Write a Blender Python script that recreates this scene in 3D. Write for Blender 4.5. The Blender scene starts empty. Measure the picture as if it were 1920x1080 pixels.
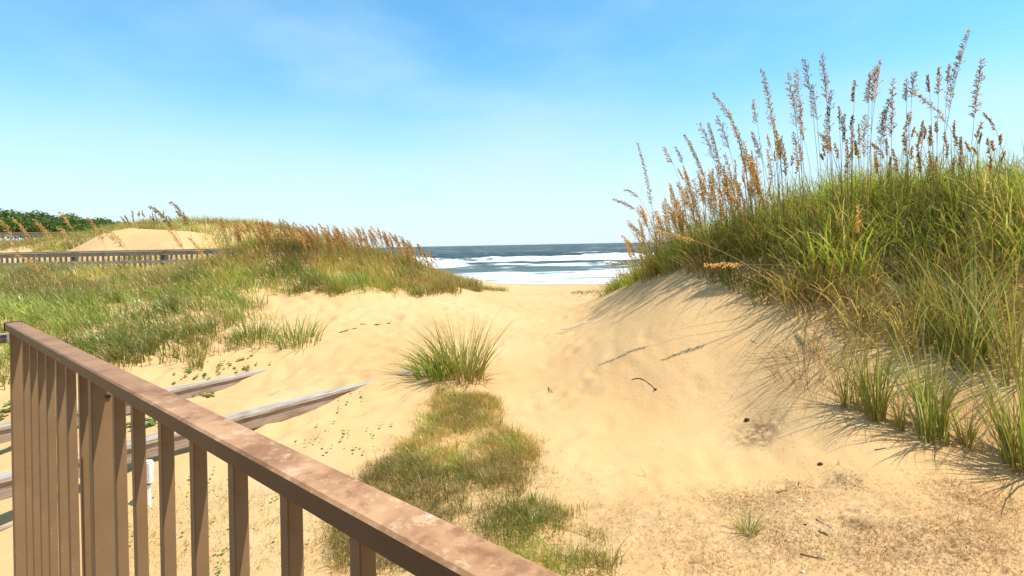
import bpy, math
import numpy as np
from mathutils import Matrix, Vector

S = bpy.context.scene
COL = S.collection
RNG = np.random.default_rng(11)

# ------------------------------------------------------------------ camera
EYE = np.array([0.0, 0.0, 2.2])
FOC, ROLL, HZ = 960.0, math.radians(1.1), 459.0
cam = bpy.data.cameras.new('camera')
cam.sensor_fit = 'HORIZONTAL'; cam.sensor_width = 36.0; cam.lens = 18.0
cam.shift_y = -(540.0 - HZ) / 1920.0
cam.clip_start = 0.02; cam.clip_end = 40000
co = bpy.data.objects.new('camera', cam); COL.objects.link(co)
cr, sr = math.cos(ROLL), math.sin(ROLL)
co.matrix_world = Matrix(((cr, sr, 0, EYE[0]), (0, 0, -1, EYE[1]), (-sr, cr, 0, EYE[2]), (0, 0, 0, 1)))
S.camera = co

# ------------------------------------------------------------------ light
SUN_EL, SUN_AZ = math.radians(66), math.radians(106)     # azimuth clockwise from the view direction (+Y)
world = bpy.data.worlds.new('World'); S.world = world; world.use_nodes = True
wn, wl = world.node_tree.nodes, world.node_tree.links
wn.clear()
w_out = wn.new('ShaderNodeOutputWorld'); w_bg = wn.new('ShaderNodeBackground')
sky = wn.new('ShaderNodeTexSky'); sky.sky_type = 'NISHITA'; sky.sun_disc = False
sky.sun_elevation = SUN_EL; sky.sun_rotation = SUN_AZ
sky.air_density = 1.0; sky.dust_density = 0.6; sky.ozone_density = 2.0; sky.altitude = 0
w_bg.inputs['Strength'].default_value = 0.138
wtc = wn.new('ShaderNodeTexCoord')
wmap = wn.new('ShaderNodeMapping'); wmap.inputs['Scale'].default_value = (1.0, 1.0, 2.6)
wmap.inputs['Rotation'].default_value = (0.2, 0.25, 0.4)
wno = wn.new('ShaderNodeTexNoise'); wno.inputs['Scale'].default_value = 1.9
wno.inputs['Detail'].default_value = 5; wno.inputs['Roughness'].default_value = 0.5
wrm = wn.new('ShaderNodeMapRange'); wrm.interpolation_type = 'SMOOTHSTEP'
wrm.inputs['From Min'].default_value = 0.40; wrm.inputs['From Max'].default_value = 0.78
wrm.inputs['To Max'].default_value = 0.55
wtint = wn.new('ShaderNodeMix'); wtint.data_type = 'RGBA'; wtint.blend_type = 'MULTIPLY'
wtint.inputs[0].default_value = 1.0; wtint.inputs[7].default_value = (0.66, 1.22, 1.30, 1)
wmix = wn.new('ShaderNodeMix'); wmix.data_type = 'RGBA'
wmix.inputs[7].default_value = (3.3, 4.75, 5.5, 1)
wl.new(wtc.outputs['Generated'], wmap.inputs['Vector']); wl.new(wmap.outputs[0], wno.inputs['Vector'])
wl.new(wno.outputs['Fac'], wrm.inputs['Value']); wl.new(wrm.outputs[0], wmix.inputs[0])
wl.new(sky.outputs[0], wtint.inputs[6]); wl.new(wtint.outputs[2], wmix.inputs[6])
wsep = wn.new('ShaderNodeSeparateXYZ'); wl.new(wtc.outputs['Generated'], wsep.inputs[0])
whz = wn.new('ShaderNodeMapRange'); whz.interpolation_type = 'SMOOTHSTEP'
whz.inputs['From Min'].default_value = -0.02; whz.inputs['From Max'].default_value = 0.34
whz.inputs['To Min'].default_value = 0.95; whz.inputs['To Max'].default_value = 0.0
whm = wn.new('ShaderNodeMix'); whm.data_type = 'RGBA'; whm.inputs[7].default_value = (4.3, 4.95, 5.4, 1)
wl.new(wsep.outputs[2], whz.inputs['Value']); wl.new(whz.outputs[0], whm.inputs[0]); wl.new(wmix.outputs[2], whm.inputs[6])
wl.new(whm.outputs[2], w_bg.inputs['Color']); wl.new(w_bg.outputs[0], w_out.inputs['Surface'])

sun = bpy.data.lights.new('sun', 'SUN'); sun.energy = 4.1; sun.angle = math.radians(0.55); sun.color = (1.0, 0.94, 0.84)
so = bpy.data.objects.new('sun', sun); COL.objects.link(so)
sdir = Vector((math.cos(SUN_EL) * math.sin(SUN_AZ), math.cos(SUN_EL) * math.cos(SUN_AZ), math.sin(SUN_EL)))
so.rotation_euler = sdir.to_track_quat('Z', 'Y').to_euler(); so.location = (20, -10, 30)
S.view_settings.view_transform = 'Standard'; S.view_settings.look = 'None'
S.view_settings.exposure = 0.50; S.view_settings.gamma = 1.0; S.view_settings.use_curve_mapping = False
S.cycles.max_bounces = 10; S.cycles.transparent_max_bounces = 4; S.cycles.diffuse_bounces = 6; S.cycles.transmission_bounces = 8

# ------------------------------------------------------------------ numeric helpers
def ray(px, py):
    u, v = px - 960.0, HZ - py
    return np.array([(u * cr + v * sr) / FOC, 1.0, (v * cr - u * sr) / FOC])

def at_depth(px, py, Y):
    return EYE + ray(px, py) * Y

def _h(ix, iy, seed):
    n = (ix * 374761393 + iy * 668265263 + seed * 974711) & 0x7fffffff
    n = ((n ^ (n >> 13)) * 1274126177) & 0x7fffffff
    n = (n ^ (n >> 16)) & 0xffff
    return n / 65535.0

def vnoise(x, y, seed=0):
    x = np.asarray(x, float); y = np.asarray(y, float)
    ix = np.floor(x).astype(np.int64); iy = np.floor(y).astype(np.int64)
    fx = x - ix; fy = y - iy
    fx = fx * fx * (3 - 2 * fx); fy = fy * fy * (3 - 2 * fy)
    a = _h(ix, iy, seed); b = _h(ix + 1, iy, seed); c = _h(ix, iy + 1, seed); d = _h(ix + 1, iy + 1, seed)
    return (a * (1 - fx) + b * fx) * (1 - fy) + (c * (1 - fx) + d * fx) * fy

def fbm(x, y, seed=0, octv=4):
    s = 0.0; a = 0.5; t = 0.0
    for k in range(octv):
        s = s + a * vnoise(x * 2 ** k + 17.3 * k, y * 2 ** k - 9.1 * k, seed + k); t += a; a *= 0.5
    return s / t

def smooth(e0, e1, x):
    t = np.clip((x - e0) / (e1 - e0), 0, 1); return t * t * (3 - 2 * t)

# ------------------------------------------------------------------ terrain (heights through measured points)
CP = [  # pixel x, pixel y, distance
    (1500, 1080, 3.4), (1100, 1060, 3.5), (1900, 1060, 3.5), (1200, 900, 4.75), (1700, 930, 4.4),
    (1900, 880, 4.75), (1650, 815, 5.2), (1500, 770, 5.65), (1400, 800, 5.85), (1200, 800, 6.05), (1000, 800, 6.1),
    (1250, 700, 6.6), (1400, 690, 6.35), (1500, 650, 6.25), (1650, 700, 5.7), (1800, 720, 5.4), (1900, 760, 5.1),
    (1800, 560, 6.05), (1900, 590, 5.8), (1650, 590, 6.3), (1500, 545, 7.0), (1400, 565, 7.3),
    (1800, 415, 6.9), (1900, 405, 6.7), (1650, 425, 7.4), (1500, 440, 7.9), (1400, 470, 8.4), (1300, 490, 9.0),
    (1300, 510, 8.4), (1200, 525, 10.5), (1200, 562, 8.8), (1150, 545, 12.0), (1150, 580, 9.9), (1200, 640, 7.5),
    (1100, 565, 13.0), (1000, 720, 7.6), (1000, 650, 9.0), (1100, 600, 10.6), (1000, 580, 12.3), (1000, 552, 16.0), (960, 548, 17.0), (1060, 551, 16.0),
    (850, 712, 7.5), (760, 690, 7.9), (850, 620, 9.7), (700, 640, 9.1), (650, 570, 10.8), (480, 552, 11.2), (750, 556, 11.8), (860, 556, 12.6),
    (900, 548, 14.5), (940, 546, 16.5),
    (480, 464, 13.6), (600, 472, 13.6), (700, 484, 14.0), (780, 500, 14.5), (830, 530, 14.8),
    (715, 712, 7.4), (700, 830, 5.75), (600, 800, 6.0), (520, 728, 7.3), (400, 735, 7.4), (497, 816, 5.9), (560, 788, 6.35), (625, 761, 6.73), (430, 848, 5.65), (500, 850, 5.5), (440, 772, 6.15), (560, 741, 6.75), (650, 720, 7.15), (480, 694, 8.0),
    (330, 729, 7.35), (240, 790, 6.4), (330, 880, 5.0), (278, 952, 4.6), (500, 960, 4.3), (640, 1040, 3.7), (9, 860, 5.6), (9, 1062, 3.9), (150, 950, 4.6),
    (200, 740, 7.0), (9, 770, 6.7), (150, 650, 8.1), (300, 610, 9.1), (450, 640, 8.7), (560, 640, 8.9), (100, 560, 11.0), (0, 600, 9.2), (300, 545, 11.6),
    (200, 516, 14.0), (0, 518, 13.4), (380, 512, 14.0),
]
PTS = [tuple(at_depth(*c)) for c in CP]
PTS += [(-3, -3, -.1), (3, -3, 0), (0, 0, 0.0), (0, 1.5, -.02), (-3, 2, -.45), (-6, 0, -.4), (4, 0, 0.05), (8, -2, .3), (8, 2.5, 1.0), (10, 5, 2.0), (14, 2, 2.2),
        (8, 9, 2.35), (5.8, 10.5, 2.15), (11, 9, 2.6), (16, 8, 2.8), (24, 8, 2.8), (10, 14, 1.8), (5, 13.5, 1.35), (4, 16, .95), (7, 18, 1.0), (16, 18, 1.1),
        (3.4, 21, .35), (0.3, 22, .35), (-3, 18, 1.0), (-6.5, 18, 1.1), (0, 34, -.72), (12, 32, -.4), (-14, 32, .3), (0, 58, -2.35), (22, 56, -2.3), (-24, 56, -2.2),
        (-16, 15.6, 1.5), (-10, 15.6, 1.55), (-21, 15.6, 1.6), (-19, 19, 1.8), (-8, 22, 2.4), (-11.5, 23.5, 3.3), (-15.5, 24.5, 3.55), (-19, 25.5, 3.3), (-22, 27.5, 2.6), (-28, 26, 2.6),
        (-26, 36, 2.6), (-36, 34, 3.0), (-16, 37, 2.0), (-12, 8, 0.9), (-18, 8, 1.1), (-12, 3, -.2), (-25, 2, .4), (-40, 14, 2)]
PT = np.array(PTS)

def _U(r2):
    return 0.5 * r2 * np.log(r2 + 1e-9)

def _tps(P):
    n = len(P)
    d2 = ((P[:, None, :2] - P[None, :, :2]) ** 2).sum(-1)
    K = _U(d2) + np.eye(n) * 0.06
    Q = np.c_[np.ones(n), P[:, :2]]
    A = np.block([[K, Q], [Q.T, np.zeros((3, 3))]])
    return np.linalg.solve(A, np.r_[P[:, 2], 0, 0, 0])
TW = _tps(PT)

def base_h(X, Y):
    X = np.asarray(X, float); Y = np.asarray(Y, float); sh = np.broadcast(X, Y).shape
    x = np.broadcast_to(X, sh).ravel(); y = np.broadcast_to(Y, sh).ravel()
    z = np.empty_like(x)
    for i in range(0, len(x), 40000):
        a, b = x[i:i + 40000], y[i:i + 40000]
        d2 = (a[:, None] - PT[:, 0]) ** 2 + (b[:, None] - PT[:, 1]) ** 2
        z[i:i + 40000] = _U(d2) @ TW[:-3] + TW[-3] + TW[-2] * a + TW[-1] * b
    return z.reshape(sh)

# old footprints: many and deep in the loose sand on the left, a few faint ones on the path
DIMP = [(RNG.uniform(-6, -.2), RNG.uniform(5.5, 12), RNG.uniform(.08, .15), RNG.uniform(.016, .040), RNG.uniform(0, 3.1)) for _ in range(330)]
DIMP += [(RNG.normal(.9, .8), RNG.uniform(4, 16), RNG.uniform(.07, .12), RNG.uniform(.012, .030), RNG.normal(1.5, .4)) for _ in range(190)]
DIMP += [(RNG.uniform(0, 4), RNG.uniform(3, 5.6), RNG.uniform(.05, .12), RNG.uniform(.005, .016), RNG.uniform(0, 3.1)) for _ in range(120)]
def height(X, Y):
    z = base_h(X, Y)
    # the sand heap beyond the boardwalk
    m = np.exp(-((X + 14.9) / 1.5) ** 2 - ((Y - 19.2) / 1.3) ** 2) * .64 + np.exp(-((X + 12.6) / 1.4) ** 2 - ((Y - 19.0) / 1.2) ** 2) * .44
    z = z + m
    beach = smooth(40, 62, Y)
    z = z * (1 - beach) + beach * np.minimum(z, -2.05 - (Y - 55) * 0.055)
    far = smooth(24, 60, np.abs(X)) * (1 - smooth(30, 50, Y))
    z = z * (1 - far) + far * np.clip(z, 0.5, 3.0)
    # hummocks and wind-worked hollows
    near = 1 - smooth(20, 40, Y)
    lump = smooth(-0.2, -2.2, X) * smooth(4.5, 6.5, Y)
    wv = fbm(X * .9 + Y * .3, Y * .7, 31, 3) * 5
    rid = np.sin((X * .55 + Y * 1.0) * 9 + wv * 2.2)
    z = z + near * (0.10 * (fbm(X * .55, Y * .55, 3) - .5) + (0.035 + .075 * lump) * (fbm(X * 1.7, Y * 1.7, 5, 3) - .5)
                    + (0.010 + .03 * lump) * (fbm(X * 5, Y * 5, 8, 2) - .5) + .010 * lump * rid * fbm(X * 1.3, Y * 1.3, 41, 2))
    for (cx, cy, r_, d_, ra) in DIMP:
        m_ = (np.abs(X - cx) < 4 * r_) & (np.abs(Y - cy) < 4 * r_)
        if m_.any():
            dx, dy = X[m_] - cx, Y[m_] - cy; u = dx * math.cos(ra) + dy * math.sin(ra); v = -dx * math.sin(ra) + dy * math.cos(ra)
            q = (u / (1.7 * r_)) ** 2 + (v / r_) ** 2
            z[m_] += d_ * (-np.exp(-q * 1.6) + .45 * np.exp(-(np.sqrt(q) - 1.35) ** 2 * 5))
    for (cx, cy, r_) in ((3.05, 7.1, 1.05), (3.05, 7.1, 1.22), (3.4, 7.6, 1.9)):      # wind-drawn arcs of hanging stems
        d_ = np.hypot(X - cx, Y - cy); a_ = np.arctan2(Y - cy, X - cx)
        z = z - .014 * np.exp(-((d_ - r_) / .045) ** 2) * smooth(2.0, 2.5, np.abs(a_))
    return z

# lookup table for quick placing
LX = np.linspace(-45, 30, 751); LY = np.linspace(-4, 66, 701)
_gx, _gy = np.meshgrid(LX, LY)
LZ = height(_gx, _gy)

def gz(X, Y):
    X = np.asarray(X, float); Y = np.asarray(Y, float)
    fx = np.clip((X - LX[0]) / (LX[1] - LX[0]), 0, len(LX) - 1.001); fy = np.clip((Y - LY[0]) / (LY[1] - LY[0]), 0, len(LY) - 1.001)
    i = fx.astype(int); j = fy.astype(int); fx = fx - i; fy = fy - j
    return (LZ[j, i] * (1 - fx) + LZ[j, i + 1] * fx) * (1 - fy) + (LZ[j + 1, i] * (1 - fx) + LZ[j + 1, i + 1] * fx) * fy

_T = np.concatenate([np.arange(1.2, 16, .01), np.arange(16, 64, .05)])
def at(px, py):
    """the point of the ground that was measured at this place of the photograph"""
    d = ray(px, py); P = EYE + _T[:, None] * d
    hit = np.nonzero(P[:, 2] <= gz(P[:, 0], P[:, 1]))[0]
    k = hit[0] if len(hit) else len(_T) - 1
    p = P[k].copy(); p[2] = float(gz(p[0], p[1])); return p

# ------------------------------------------------------------------ object helpers
def mesh_np(name, V, F, mat, col=None, parent=None, smooth_=False, loc=None):
    """V (n,3), F (m,3 or 4) arrays"""
    me = bpy.data.meshes.new(name); V = np.asarray(V, np.float32); F = np.asarray(F, np.int32)
    k = F.shape[1]
    me.vertices.add(len(V)); me.vertices.foreach_set('co', V.ravel())
    me.loops.add(F.size); me.loops.foreach_set('vertex_index', F.ravel())
    me.polygons.add(len(F)); me.polygons.foreach_set('loop_start', np.arange(0, F.size, k, dtype=np.int32))
    if smooth_: me.polygons.foreach_set('use_smooth', np.ones(len(F), bool))
    me.update(calc_edges=True)
    if col is not None:
        a = me.attributes.new('tone', 'FLOAT_COLOR', 'POINT')
        c = np.ones((len(V), 4), np.float32); c[:, :3] = col; a.data.foreach_set('color', c.ravel())
    me.materials.append(mat)
    o = bpy.data.objects.new(name, me); COL.objects.link(o)
    if loc is not None: o.location = loc
    if parent is not None: o.parent = parent
    return o

def thing(name, label, cat, loc=(0, 0, 0), group=None):
    o = bpy.data.objects.new(name, None); COL.objects.link(o); o.location = loc
    o.empty_display_size = .1
    o['label'] = label; o['category'] = cat
    if group: o['group'] = group
    return o

def tag(o, label, cat, group=None):
    o['label'] = label; o['category'] = cat
    if group: o['group'] = group
    return o

def kind(o, k, label=None):
    o['kind'] = k
    if label: o['label'] = label
    return o

class MB:
    def __init__(self): self.V = []; self.F = []; self.n = 0
    def add(self, V, F):
        V = np.asarray(V, float)
        self.V.append(V); self.F += [tuple(i + self.n for i in f) for f in F]; self.n += len(V)
    def box(self, c, ax, ay, az, bev=0.0):
        """box with half-extent vectors ax, ay, az and chamfered long edges (the long axis is ax)"""
        c, ax, ay, az = (np.asarray(q, float) for q in (c, ax, ay, az))
        if bev <= 0:
            prof = [(-1, -1), (1, -1), (1, 1), (-1, 1)]
        else:
            by = min(.45, bev / np.linalg.norm(ay)); bz = min(.45, bev / np.linalg.norm(az))
            prof = [(-1 + by, -1), (1 - by, -1), (1, -1 + bz), (1, 1 - bz), (1 - by, 1), (-1 + by, 1), (-1, 1 - bz), (-1, -1 + bz)]
        k = len(prof)
        V = [c - ax + p * ay + q * az for p, q in prof] + [c + ax + p * ay + q * az for p, q in prof]
        F = [tuple(range(k))[::-1], tuple(range(k, 2 * k))] + [(i, (i + 1) % k, k + (i + 1) % k, k + i) for i in range(k)]
        self.add(V, F)
    def tube(self, pts, rad, sides=6, caps=True):
        pts = np.asarray(pts, float); n = len(pts); rad = np.broadcast_to(rad, (n,))
        T = np.gradient(pts, axis=0); T /= np.linalg.norm(T, axis=1)[:, None] + 1e-9
        V = []
        for i in range(n):
            a = np.cross(T[i], (0, 0, 1) if abs(T[i][2]) < .9 else (1, 0, 0)); a /= np.linalg.norm(a); b = np.cross(T[i], a)
            for s in range(sides):
                q = 2 * math.pi * s / sides; V.append(pts[i] + rad[i] * (math.cos(q) * a + math.sin(q) * b))
        F = [(i * sides + s, i * sides + (s + 1) % sides, (i + 1) * sides + (s + 1) % sides, (i + 1) * sides + s) for i in range(n - 1) for s in range(sides)]
        if caps: F += [tuple(range(sides))[::-1], tuple(range((n - 1) * sides, n * sides))]
        self.add(V, F)
    def build(self, name, mat, parent=None, loc=None, smooth_=False):
        me = bpy.data.meshes.new(name); me.from_pydata(np.concatenate(self.V).tolist(), [], self.F); me.update()
        import bmesh
        bm = bmesh.new(); bm.from_mesh(me); bmesh.ops.recalc_face_normals(bm, faces=bm.faces); bm.to_mesh(me); bm.free()
        if smooth_: me.polygons.foreach_set('use_smooth', np.ones(len(me.polygons), bool))
        me.materials.append(mat)
        o = bpy.data.objects.new(name, me); COL.objects.link(o)
        if loc is not None: o.location = loc
        if parent is not None: o.parent = parent
        return o

def share(o, parent, loc=None, rot=None, name=None):
    c = o.copy(); COL.objects.link(c); c.parent = parent
    if loc is not None: c.location = loc
    if rot is not None: c.rotation_euler = rot
    return c

# ------------------------------------------------------------------ materials
class NT:
    def __init__(self, name):
        self.m = bpy.data.materials.new(name); self.m.use_nodes = True
        self.n = self.m.node_tree.nodes; self.l = self.m.node_tree.links
        self.b = self.n['Principled BSDF']; self.out = self.n['Material Output']
    def new(self, t, **kw):
        x = self.n.new(t)
        for k, v in kw.items():
            if k in x.inputs: x.inputs[k].default_value = v
            else: setattr(x, k, v)
        return x
    def link(self, a, b): self.l.new(a, b)
    def coords(self, scale=(1, 1, 1), which='Object', rot=(0, 0, 0)):
        tc = self.new('ShaderNodeTexCoord'); mp = self.new('ShaderNodeMapping')
        mp.inputs['Scale'].default_value = scale; mp.inputs['Rotation'].default_value = rot
        self.link(tc.outputs[which], mp.inputs['Vector']); return mp.outputs[0]
    def noise(self, vec, scale, detail=4, rough=.55):
        x = self.new('ShaderNodeTexNoise'); x.inputs['Scale'].default_value = scale; x.inputs['Detail'].default_value = detail
        x.inputs['Roughness'].default_value = rough
        if vec is not None: self.link(vec, x.inputs['Vector'])
        return x.outputs['Fac']
    def ramp(self, fac, stops):
        x = self.new('ShaderNodeValToRGB'); e = x.color_ramp.elements
        while len(e) < len(stops): e.new(.5)
        for i, (p, c) in enumerate(stops):
            e[i].position = p; e[i].color = (*c, 1) if len(c) == 3 else c
        self.link(fac, x.inputs[0]); return x.outputs[0]
    def mix(self, fac, a, b, mode='MIX'):
        x = self.new('ShaderNodeMix', data_type='RGBA', blend_type=mode)
        for s, v in ((0, fac), (6, a), (7, b)):
            if isinstance(v, (int, float)): x.inputs[s].default_value = v
            elif isinstance(v, tuple): x.inputs[s].default_value = (*v, 1)
            else: self.link(v, x.inputs[s])
        return x.outputs[2]
    def math(self, op, a, b=0.0, c=None):
        x = self.new('ShaderNodeMath', operation=op)
        for i, v in enumerate((a, b) if c is None else (a, b, c)):
            if isinstance(v, (int, float)): x.inputs[i].default_value = v
            else: self.link(v, x.inputs[i])
        return x.outputs[0]
    def rng(self, v, a, b, c=0.0, d=1.0):
        x = self.new('ShaderNodeMapRange'); x.interpolation_type = 'SMOOTHSTEP'
        self.link(v, x.inputs['Value'])
        for k, q in (('From Min', a), ('From Max', b), ('To Min', c), ('To Max', d)): x.inputs[k].default_value = q
        return x.outputs[0]
    def bump(self, h, strength=.3, dist=.01, prev=None):
        x = self.new('ShaderNodeBump'); x.inputs['Strength'].default_value = strength; x.inputs['Distance'].default_value = dist
        self.link(h, x.inputs['Height'])
        if prev is not None: self.link(prev, x.inputs['Normal'])
        self.link(x.outputs[0], self.b.inputs['Normal']); return x.outputs[0]
    def base(self, c, rough=.6, spec=.5):
        if isinstance(c, tuple): self.b.inputs['Base Color'].default_value = (*c, 1)
        else: self.link(c, self.b.inputs['Base Color'])
        self.b.inputs['Roughness'].default_value = rough
        self.b.inputs['Specular IOR Level'].default_value = spec

def leaf_mat(name, transl=.35, rough=.45, spec=.35):
    t = NT(name)
    a = t.new('ShaderNodeAttribute'); a.attribute_name = 'tone'
    t.base(a.outputs['Color'], rough, spec)
    tr = t.new('ShaderNodeBsdfTranslucent'); t.link(t.mix(1.0, a.outputs['Color'], (1.6, 1.6, 1.2), 'MULTIPLY'), tr.inputs['Color'])
    mx = t.new('ShaderNodeMixShader'); mx.inputs[0].default_value = transl
    t.link(t.b.outputs[0], mx.inputs[1]); t.link(tr.outputs[0], mx.inputs[2]); t.link(mx.outputs[0], t.out.inputs['Surface'])
    return t.m
M_GRASS = leaf_mat('grass_blades', .42, .34, .5)
M_DRY = leaf_mat('dry_straw', .25, .7, .2)
M_OAT = leaf_mat('sea_oat_husk', .5, .5, .3)
M_LEAF = leaf_mat('shrub_leaves', .25, .5, .3)

def sand_mat():
    t = NT('sand')
    g = t.new('ShaderNodeNewGeometry'); pos = g.outputs['Position']
    big = t.noise(pos, .55, 4); mid = t.noise(pos, 3.2, 5, .6); fine = t.noise(pos, 55, 3, .6); grain = t.noise(pos, 420, 2, .7)
    c = t.ramp(big, [(.3, (.57, .335, .14)), (.55, (.63, .39, .172)), (.75, (.67, .44, .215))])
    c = t.mix(t.rng(mid, .35, .75, 0, .55), c, (.60, .40, .20))
    a = t.new('ShaderNodeAttribute'); a.attribute_name = 'tone'      # R: litter and thatch worked into the sand, unseen ground darkened against bounce, G: damp beach
    sp = t.new('ShaderNodeSeparateColor'); t.link(a.outputs['Color'], sp.inputs[0])
    lit = t.math('MULTIPLY', sp.outputs[0], t.rng(t.noise(pos, 9, 6, .7), .36, .60))
    c = t.mix(t.math('MULTIPLY', lit, .62), c, (.26, .155, .075))
    c = t.mix(t.math('MULTIPLY', sp.outputs[1], .75), c, (.40, .27, .15))
    speck = t.rng(t.noise(pos, 130, 2, .5), .66, .74)
    c = t.mix(t.math('MULTIPLY', speck, .35), c, (.25, .16, .09))
    c = t.mix(.35, c, t.ramp(grain, [(.3, (.62, .62, .62)), (.7, (1.25, 1.25, 1.25))]), 'MULTIPLY')
    t.base(c, .95, .15)
    b = t.bump(mid, .4, .06); b = t.bump(t.noise(pos, 14, 5, .62), .2, .03, b); b = t.bump(fine, .45, .012, b); t.bump(grain, .3, .003, b)
    return t.m
M_SAND = sand_mat()

def paint_mat(name, worn):
    t = NT(name)
    v = t.coords(); n1 = t.noise(v, 6, 6, .62); n2 = t.noise(v, 28, 5, .65); n3 = t.noise(v, 120, 3)
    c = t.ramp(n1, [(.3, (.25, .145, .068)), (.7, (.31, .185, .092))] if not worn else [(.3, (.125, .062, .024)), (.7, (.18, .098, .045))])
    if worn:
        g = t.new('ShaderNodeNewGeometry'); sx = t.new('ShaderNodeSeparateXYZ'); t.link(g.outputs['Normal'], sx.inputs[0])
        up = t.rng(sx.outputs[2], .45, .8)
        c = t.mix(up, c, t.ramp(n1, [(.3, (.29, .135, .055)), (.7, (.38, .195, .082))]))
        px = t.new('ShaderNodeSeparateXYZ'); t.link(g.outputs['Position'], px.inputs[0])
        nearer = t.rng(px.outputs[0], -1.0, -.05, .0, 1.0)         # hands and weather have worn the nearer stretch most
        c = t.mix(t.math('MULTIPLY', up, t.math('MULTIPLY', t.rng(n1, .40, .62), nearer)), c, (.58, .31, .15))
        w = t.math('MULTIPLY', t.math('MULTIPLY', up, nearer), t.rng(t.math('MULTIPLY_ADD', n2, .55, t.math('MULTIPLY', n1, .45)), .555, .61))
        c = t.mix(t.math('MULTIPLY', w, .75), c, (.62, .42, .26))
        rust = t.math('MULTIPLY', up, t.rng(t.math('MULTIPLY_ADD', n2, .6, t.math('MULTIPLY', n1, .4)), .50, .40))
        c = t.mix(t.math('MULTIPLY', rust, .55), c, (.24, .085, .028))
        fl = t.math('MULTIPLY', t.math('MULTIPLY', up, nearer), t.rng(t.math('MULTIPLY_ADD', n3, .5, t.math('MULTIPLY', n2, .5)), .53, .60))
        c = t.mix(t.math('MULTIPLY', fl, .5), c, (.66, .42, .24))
    chip = t.rng(t.math('MULTIPLY_ADD', n2, .6, t.math('MULTIPLY', n3, .4)), .655, .675)
    c = t.mix(t.math('MULTIPLY', chip, .75), c, (.55, .47, .40))
    scuff = t.rng(n2, .3, .42, .35, 0); c = t.mix(scuff, c, (.17, .085, .04))
    t.base(c, .55, .35)
    b = t.bump(n2, .12, .004); t.bump(n3, .12, .0015, b)
    return t.m
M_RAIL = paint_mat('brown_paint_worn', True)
M_PICK = paint_mat('brown_paint', False)

def wood_mat(name, a, b, c_dark, ang=0.0):
    t = NT(name)
    v = t.coords((1.2, 22, 22)); grain = t.noise(v, 3.0, 6, .65); v2 = t.coords(); n = t.noise(v2, 4, 5, .6); f = t.noise(v2, 60, 4)
    c = t.ramp(grain, [(.32, c_dark), (.5, a), (.72, b)])
    c = t.mix(t.rng(n, .5, .75, 0, .5), c, c_dark)
    t.base(c, .85, .2)
    q = t.bump(grain, .5, .006); t.bump(f, .2, .002, q)
    return t.m
M_GREY = wood_mat('weathered_wood', (.42, .35, .28), (.60, .53, .45), (.20, .15, .11))
M_GREY2 = wood_mat('weathered_wood_brown', (.36, .27, .20), (.46, .36, .28), (.17, .115, .08))
M_FAR = wood_mat('old_boardwalk_wood', (.34, .26, .19), (.46, .37, .29), (.15, .10, .07))
t = NT('white_plastic'); t.base(t.mix(t.rng(t.noise(t.coords(), 40, 4), .4, .75, 0, .5), (.80, .80, .78), (.55, .52, .46)), .35, .4); M_PVC = t.m
t = NT('black_plastic'); t.base((.02, .02, .022), .5, .4); M_BLACK = t.m
t = NT('dark_stone'); t.base(t.ramp(t.noise(t.coords(), 30, 4), [(.3, (.03, .02, .015)), (.7, (.09, .06, .045))]), .9, .2); M_STONE = t.m
t = NT('shell_white'); t.base((.8, .77, .72), .4, .4); M_SHELL = t.m
t = NT('twig_bark'); t.base(t.ramp(t.noise(t.coords(), 60, 4), [(.3, (.10, .06, .035)), (.7, (.22, .14, .08))]), .9, .2); M_TWIG = t.m

# ------------------------------------------------------------------ ground
def axis(lo, d0, d1, hi, step, grow):
    a = list(np.arange(d0, d1, step)); s = step; x = a[-1]
    while x < hi: s *= grow; x += s; a.append(x)
    s = step; x = d0; b = []
    while x > lo: s *= grow; x -= s; b.append(x)
    return np.array(b[::-1] + a)

GX = axis(-260, -8, 8, 260, .055, 1.045); GY = axis(-30, 2.2, 13.5, 90, .055, 1.035)
gx, gy = np.meshgrid(GX, GY); gzz = height(gx, gy)
def grid_faces(ny, nx):
    i = np.arange(ny * nx).reshape(ny, nx)
    return np.stack([i[:-1, :-1], i[:-1, 1:], i[1:, 1:], i[1:, :-1]], -1).reshape(-1, 4)

def pip(x, y, poly):
    poly = np.asarray(poly, float); inside = np.zeros(np.shape(x), bool); j = len(poly) - 1
    for i in range(len(poly)):
        xi, yi = poly[i]; xj, yj = poly[j]
        c = ((yi > y) != (yj > y)) & (x < (xj - xi) * (y - yi) / (yj - yi + 1e-12) + xi)
        inside ^= c; j = i
    return inside

def wpoly(px): return [tuple(at(*p)[:2]) for p in px]
# areas on the ground
LAWN = wpoly([(820, 735), (935, 745), (940, 800), (1010, 835), (1000, 890), (985, 920), (1050, 955), (1140, 1000), (1150, 1075), (1100, 1079), (900, 1079), (640, 1075), (620, 1000), (640, 940), (690, 888), (735, 850), (795, 800)])
DUNE_R = [(2.3, 13.0), (2.45, 11.7), (2.75, 9.8), (2.95, 8.5), (3.3, 7.6), (3.65, 6.95), (3.8, 6.4), (4.5, 5.95), (5.6, 5.55), (7.5, 5.2), (9.5, 4.3), (13, 3.6), (13, 9.6), (7.5, 9.8), (5.4, 10.3), (4.2, 11.3), (3.1, 13.4)]
LITTER = wpoly([(1150, 940), (1300, 930), (1560, 890), (1700, 900), (1919, 930), (1919, 1079), (1000, 1079), (1000, 960)])
BOARD_FRONT = wpoly([(0, 745), (200, 715), (300, 690), (400, 660), (620, 640), (575, 600), (450, 560), (440, 545), (850, 556), (870, 530)])

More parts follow.
